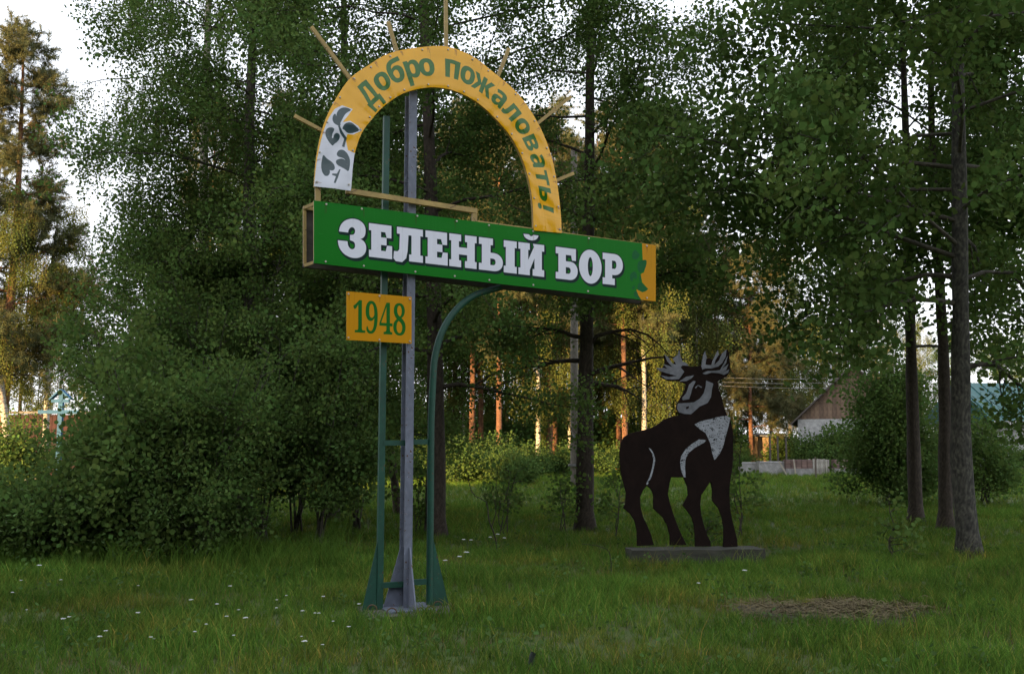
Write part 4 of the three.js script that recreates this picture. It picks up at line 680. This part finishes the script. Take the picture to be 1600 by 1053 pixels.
{ // utility pole on a concrete stub by the dark aspen
  const d = 27, p = thing('utility_pole', 'pale round utility pole bound to a square concrete stub behind the dark aspen', 'pole', [xAt(897, d), 0, -d]);
  part('pole', tube([V(0, 0.4, 0), V(0.02, 5, 0), V(0.05, 10, 0)], [0.12, 0.09], 12, 10), bark([0.36, 0.34, 0.31], [0.48, 0.45, 0.41], 0.004), p);
  part('concrete_stub', box(0.16, 2.2, 0.2, 0.21, 1.1, 0.0), worn(0.30, 0.295, 0.29, 0.9, 0.004), p);
  for (const y of [0.95, 1.75]) part('wire_binding', box(0.5, 0.06, 0.3, 0.08, y, 0), worn(0.2, 0.2, 0.2, 0.6), p);
}
{ // overhead lines
  const run = (name, label, a, b, sag) => { const t = thing(name, label, 'cable', [0, 0, 0], 0, 'overhead lines'); part('wire', tube([a, a.clone().lerp(b, 0.25).add(V(0, -sag * 0.75, 0)), a.clone().lerp(b, 0.5).add(V(0, -sag, 0)), a.clone().lerp(b, 0.75).add(V(0, -sag * 0.75, 0)), b], [0.008, 0.008], 4, 24), worn(0.45, 0.42, 0.38, 0.6), t); };
  const p = (px, py, d) => { const r = ray(px, py), k = d / -r.z; return V(r.x * k, EYE + r.y * k, -d); };
  run('power_line', 'highest pale overhead wire crossing in front of the golden trees', p(1130, 590, 52), p(1420, 585, 50), 0.15);
  run('power_line', 'middle pale overhead wire crossing in front of the golden trees', p(1130, 597, 52), p(1420, 592, 50), 0.15);
  run('power_line', 'lowest pale overhead wire crossing in front of the golden trees', p(1130, 603, 52), p(1420, 601, 50), 0.15);
  run('power_line', 'single overhead wire across the open sky above the blue cross', p(-200, 592, 60), p(330, 560, 62), 0.2);
}
{ // blue cross and red fence beyond the thicket
  const d = 27.5, x = xAt(96, d), y = (py) => EYE + (HORIZON - py) / F * d;
  const c = thing('wooden_cross', 'blue painted wooden cross with a small roofed top standing beyond the thicket', 'cross', [x, 0, -d]);
  const blue = worn(0.02, 0.14, 0.30, 0.7);
  part('post', box(0.12, y(612), 0.12, 0, y(612) / 2, 0), blue, c); part('crossbar', box(1.15, 0.10, 0.07, -0.04, y(644), 0.06), blue, c); part('crossbar', box(0.5, 0.09, 0.07, 0, y(627), 0.06), blue, c); part('crossbar', box(0.5, 0.09, 0.07, 0, 0.9, 0.06).rotateZ(0.0), blue, c);
  for (const s of [-1, 1]) part('roof_board', box(0.42, 0.04, 0.2, 0, 0, 0).rotateZ(-s * 0.75).translate(s * 0.15, y(618) + 0.02, 0.03), blue, c);
  const f = thing('red_fence', 'dark red board fence behind the blue cross', 'fence', [xAt(50, 36), 0, -36], 0.05), red = [worn(0.062, 0.022, 0.026, 0.85), worn(0.072, 0.027, 0.030, 0.85), worn(0.054, 0.020, 0.023, 0.85)];
  for (let i = 0; i < 40; i++) part('board', box(0.135, 2.3, 0.03, -3.2 + i * 0.145, 1.45, 0), red[(i * 7) % 3], f);
  part('rail', box(5.9, 0.09, 0.05, -0.37, 2.68, 0.042), worn(0.3, 0.28, 0.27, 0.8), f); part('footing', box(5.9, 0.3, 0.14, -0.37, 0.15, -0.01), worn(0.3, 0.28, 0.27, 0.9), f);
  const g = thing('low_shed', 'low dark shed roof showing above the red fence', 'shed', [xAt(60, 44), 0, -44]); part('wall', box(6, 2.5, 3, 0, 1.25, 0), worn(0.1, 0.09, 0.09, 0.9), g); part('roof', box(6.6, 0.1, 3.8, 0, 2.6, 0).rotateX(0.05), worn(0.16, 0.15, 0.16, 0.7), g);
}

// ------------------------------------------------------------------ grass, flowers, dry mound
function tuft(n, h, spread, w, dry = 0) {
  const pos = [], nor = [], col = [], idx = [];
  for (let i = 0; i < n; i++) {
    const a = R(0, 6.28), r = spread * Math.sqrt(rnd()), x = Math.cos(a) * r, z = Math.sin(a) * r, hh = h * R(0.45, 1.1), az = R(0, 6.28), lean = R(0.1, 0.75) * hh, b0 = pos.length / 3, wa = R(0, 6.28), ww = w * R(0.6, 1.2);
    const isDry = rnd() < dry, k0 = R(0.6, 1.45), c = isDry ? [2.3, 1.35, 1.6] : [k0 * R(0.85, 1.15), k0, k0 * R(0.8, 1.1)];
    for (const [t, f] of [[0, 1], [0.55, 0.75], [1, 0]]) {
      const px = x + Math.cos(az) * lean * t * t, pz = z + Math.sin(az) * lean * t * t, py = hh * t * (1 - 0.18 * t * lean / hh);
      for (const s of f ? [-1, 1] : [0]) { pos.push(px + Math.cos(wa) * ww * f * s, py, pz + Math.sin(wa) * ww * f * s); col.push(...c); }
    }
    idx.push(b0, b0 + 1, b0 + 2, b0 + 1, b0 + 3, b0 + 2, b0 + 2, b0 + 3, b0 + 4);
  }
  const g = new THREE.BufferGeometry();
  g.setAttribute('position', new THREE.Float32BufferAttribute(pos, 3)); g.setAttribute('color', new THREE.Float32BufferAttribute(col, 3)); g.setIndex(idx); g.computeVertexNormals(); return g;
}
const grassMat = leafMat(0.097, 0.178, 0.028, 0.06, 0.3), strawMat = leafMat(0.20, 0.155, 0.08, 0.1, 0.15);
const MOUND = ground(1318, 962);
const moundAt = (x, z) => { const a = (x - MOUND.x) / 1.05, b = (z - MOUND.z) / 0.7; return Math.max(0, 1 - a * a - b * b + 0.8 * fbm(x * 2.0, z * 2.6, 31) - 0.05); };
function field(name, geo, mat, label, want, density, zs, margin, size, tone) {
  const list = [], col = [], M = new THREE.Matrix4(), q = new THREE.Quaternion();
  const z0 = zs[0], z1 = zs[1];
  for (let z = z0; z < z1;) {
    const dd = density(z), st = 1 / Math.sqrt(dd), half = z * 800 / F * 1.12 + margin;
    for (let x = -half; x < half; x += st) {
      const px = x + R(-0.7, 0.7) * st, pz = -(z + R(-0.7, 0.7) * st), k = want(px, pz); if (!k) continue;
      const s = size(px, pz) * k * R(0.75, 1.25); q.setFromEuler(new THREE.Euler(R(-0.12, 0.12), R(0, 6.28), R(-0.12, 0.12)));
      list.push(M.compose(V(px, groundH(px, pz) - 0.01, pz), q, V(s * R(0.9, 1.2), s, s * R(0.9, 1.2))).clone()); col.push(tone(px, pz));
    }
    z += st;
  }
  const im = new THREE.InstancedMesh(geo, mat, list.length); list.forEach((m, i) => { im.setMatrixAt(i, m); im.setColorAt(i, col[i]); });
  im.name = name; scene.add(im); tag(im, label, 'grass', null, 'stuff'); return im;
}
seed = 901;
const clear = (x, z) => {                                                  // no grass through the slabs and the mound
  const a = x - SIGN.x, b = z - SIGN.z; if (Math.abs(a * U.x + b * U.z - 0.03) < 0.40 && Math.abs(a * N.x + b * N.z) < 0.26) return 0;
  return 1;
};
const toneG = (x, z) => { const n = fbm(x * 0.35, z * 0.5, 3), y = Math.max(0, fbm(x * 0.9 + 20, z * 0.9, 5)), w = 1.05 + 0.34 * n + R(-0.22, 0.22); return new THREE.Color().setRGB(w * (1 + 0.9 * y), w * (1 + 0.08 * y), w * (1 + 0.3 * y)); };
const far = (z) => Math.min(1.7, 1 + Math.max(0, (-z - 18)) / 40);
const sizeG = (x, z) => far(z) * (0.72 + 0.42 * fbm(x * 0.5 + 9, z * 0.6, 1) + (z > -12.5 && z < -11 && x < -1.5 ? 0.25 : 0));
const near = (x, z) => clear(x, z) * (moundAt(x, z) > 0.25 ? (rnd() < 0.85 ? 0.62 : 0) : 1);
field('lawn_grass', tuft(22, 0.20, 0.10, 0.0044, 0.1), grassMat, 'uneven green meadow grass covering the lawn', near, (z) => (z < 14 ? 95 : z < 24 ? 45 : 14), [5.2, 52], 2, sizeG, toneG);
field('tall_grass', tuft(9, 0.42, 0.09, 0.003, 0.4), grassMat, 'scattered tall seeding grass stalks above the lawn', (x, z) => (fbm(x * 0.6, z * 0.8, 11) > 0.1 ? clear(x, z) : 0), (z) => (z < 16 ? 7 : 3), [6, 40], 1, (x, z) => 0.85, toneG);
field('dry_grass', tuft(12, 0.16, 0.14, 0.004, 0), strawMat, 'withered straw-coloured grass in patches of the lawn', (x, z) => (moundAt(x, z) > 0.05 ? 1 : fbm(x * 0.55 + 3, z * 0.8, 21) > 0.24 ? (rnd() < 0.5 ? clear(x, z) : 0) : 0), (z) => (z < 16 ? 45 : 14), [6, 30], 1, (x, z) => 0.8, (x, z) => { const w = R(0.6, 1.2); return new THREE.Color().setRGB(w, w * R(0.9, 1.05), w * 0.9); });
field('broad_weeds', SPRAY.sapling.clone().rotateZ(Math.PI / 2), LEAF.hazel, 'broad-leaved weeds scattered through the grass', (x, z) => (fbm(x * 0.7 + 40, z * 0.7, 51) > 0.12 && moundAt(x, z) < 0.2 ? clear(x, z) : 0), (z) => (z < 15 ? 9 : 3), [6, 30], 1, (x, z) => 0.62, (x, z) => { const w = R(0.6, 1.1); return new THREE.Color().setRGB(w, w, w); });
field('thicket_grass', tuft(16, 0.5, 0.12, 0.005, 0.06), grassMat, 'rank dark grass along the foot of the thicket', (x, z) => (x < -2.0 && fbm(x, z, 41) > -0.5 ? 1 : 0), (z) => 26, [11.6, 13.6], 1, (x, z) => 0.9 + 0.3 * fbm(x * 0.9, z, 17), (x, z) => { const w = R(0.55, 0.95); return new THREE.Color().setRGB(w, w, w); });
{ // the dry mound of raked soil and hay
  const g = new THREE.PlaneGeometry(2.6, 1.9, 60, 44).rotateX(-Math.PI / 2), p = g.attributes.position;
  for (let i = 0; i < p.count; i++) { const x = p.getX(i) + MOUND.x, z = p.getZ(i) + MOUND.z, k = moundAt(x, z); const e = Math.min(1, k * 2.2); p.setY(i, groundH(x, z) - 0.02 + 0.065 * e * e * (3 - 2 * e) * (1 + 0.35 * fbm(x * 2.2, z * 2.2, 4))); }
  g.computeVertexNormals();
  const m = part('dry_mound', g, worn(0.070, 0.062, 0.030, 1, 0.004), scene); m.position.set(MOUND.x, 0, MOUND.z); tag(m, 'low brown mound of soil and old hay on the lawn', 'mound');
  const pos = [], idx = []; seed = 921;
  for (let i = 0; i < 5200; i++) {
    const x = R(-1.3, 1.3) * R(0.5, 1.15), z = R(-0.95, 0.95) * R(0.5, 1.15), k = moundAt(x + MOUND.x, z + MOUND.z); if (rnd() > 0.06 + 0.8 * k) continue;
    const a = R(0, 6.28), l = R(0.05, 0.2), y = groundH(x + MOUND.x, z + MOUND.z) + 0.045 * Math.min(1, k * 2.2) + R(0, 0.05), b0 = pos.length / 3, w = R(0.0016, 0.0032), up = R(0.2, 1.2) * w, lift = R(-0.1, 0.28) * l;
    for (const [t, f] of [[0, 1], [0.5, 1], [1, 0.3]]) for (const q of [-1, 1]) pos.push(x + Math.cos(a) * l * t - Math.sin(a) * w * f * q, y + 4 * lift * t * (1 - t) + q * up, z + Math.sin(a) * l * t + Math.cos(a) * w * f * q);
    idx.push(b0, b0 + 1, b0 + 2, b0 + 1, b0 + 3, b0 + 2, b0 + 2, b0 + 3, b0 + 4, b0 + 3, b0 + 5, b0 + 4);
  }
  const hg = new THREE.BufferGeometry(); hg.setAttribute('position', new THREE.Float32BufferAttribute(pos, 3)); hg.setIndex(idx); hg.computeVertexNormals();
  const hay = part('hay', hg, std(0.125, 0.098, 0.048, 1, { side: THREE.DoubleSide }), m); hay.userData.kind = 'stuff';
}
{ // white flowers
  seed = 931; const petal = std(0.5, 0.5, 0.46, 0.9, { side: THREE.DoubleSide }), stalk = std(0.05, 0.09, 0.03, 0.9);
  const f0 = thing('white_flower', 'small white flat-topped flower standing in the grass before the thicket', 'flower', [0, 0, 0], 0, 'white flowers in the grass');
  part('stem', tube([V(0, -0.03, 0), V(0.01, 0.15, 0), V(0.02, 0.29, 0.01)], [0.002, 0.0015], 4, 4), stalk, f0);
  const bl = []; for (let i = 0; i < 14; i++) { const a = i * 2.4, r = 0.023 * Math.sqrt(i / 14); bl.push(new THREE.IcosahedronGeometry(0.0075, 0).scale(1, 0.5, 1).translate(0.02 + Math.cos(a) * r, 0.293 + R(-0.003, 0.003), Math.sin(a) * r)); }
  part('bloom', bl, petal, f0);
  const spots = [[55, 905], [95, 910], [30, 912], [215, 916], [15, 935], [40, 955], [105, 980], [150, 1018], [215, 978], [235, 1012], [295, 955], [335, 957], [350, 975], [360, 928], [370, 960], [385, 990], [432, 942], [432, 953], [448, 930], [470, 970], [490, 962], [495, 968], [468, 1002], [505, 1018], [478, 1035], [520, 975], [365, 1000], [320, 985], [545, 1000], [300, 1001], [505, 945], [95, 992], [160, 1002], [560, 960], [240, 1005]];
  spots.forEach(([px, py], i) => { const g = ground(px, py + 22); (i ? copy(f0, [g.x, groundH(g.x, g.z), g.z], R(0, 6.28), R(0.45, 0.8)) : (f0.position.set(g.x, groundH(g.x, g.z), g.z), f0)); });
  for (const [px, py, k] of [[698, 895, 1], [725, 890, 1.2], [715, 893, 1.1], [722, 857, 1], [735, 858, 1], [768, 852, 1], [775, 850, 1.1], [786, 853, 1], [1094, 928, 0.8], [1162, 915, 1]]) { const g = ground(px, py + 22); copy(f0, [g.x, groundH(g.x, g.z), g.z], R(0, 6.28), k, 'small white flower in the grass between the sign and the moose figure'); }
  const b = ground(835, 1050), bird = thing('dark_stake', 'short dark iron stub sticking out of the grass', 'stake', [b.x, 0, b.z]);
  part('stub', tube([V(-0.02, -0.03, 0), V(-0.02, 0.06, 0), V(-0.015, 0.11, 0), V(-0.005, 0.13, 0)], [0.026, 0.02], 7, 12), worn(0.012, 0.02, 0.012, 0.7), bird);
  const st = ground(955, 905), c = thing('bent_stalk', 'long dry stalk bent over in the grass between the sign and the moose figure', 'stalk', [st.x, 0, st.z]);
  part('stalk', tube([V(0, -0.03, 0), V(0, 0.22, 0), V(-0.03, 0.33, 0), V(-0.14, 0.38, 0.02), V(-0.34, 0.41, 0.03)], [0.006, 0.003], 5, 16), worn(0.05, 0.035, 0.025, 0.9), c);
}
shade(scene);
renderer.render(scene, camera);
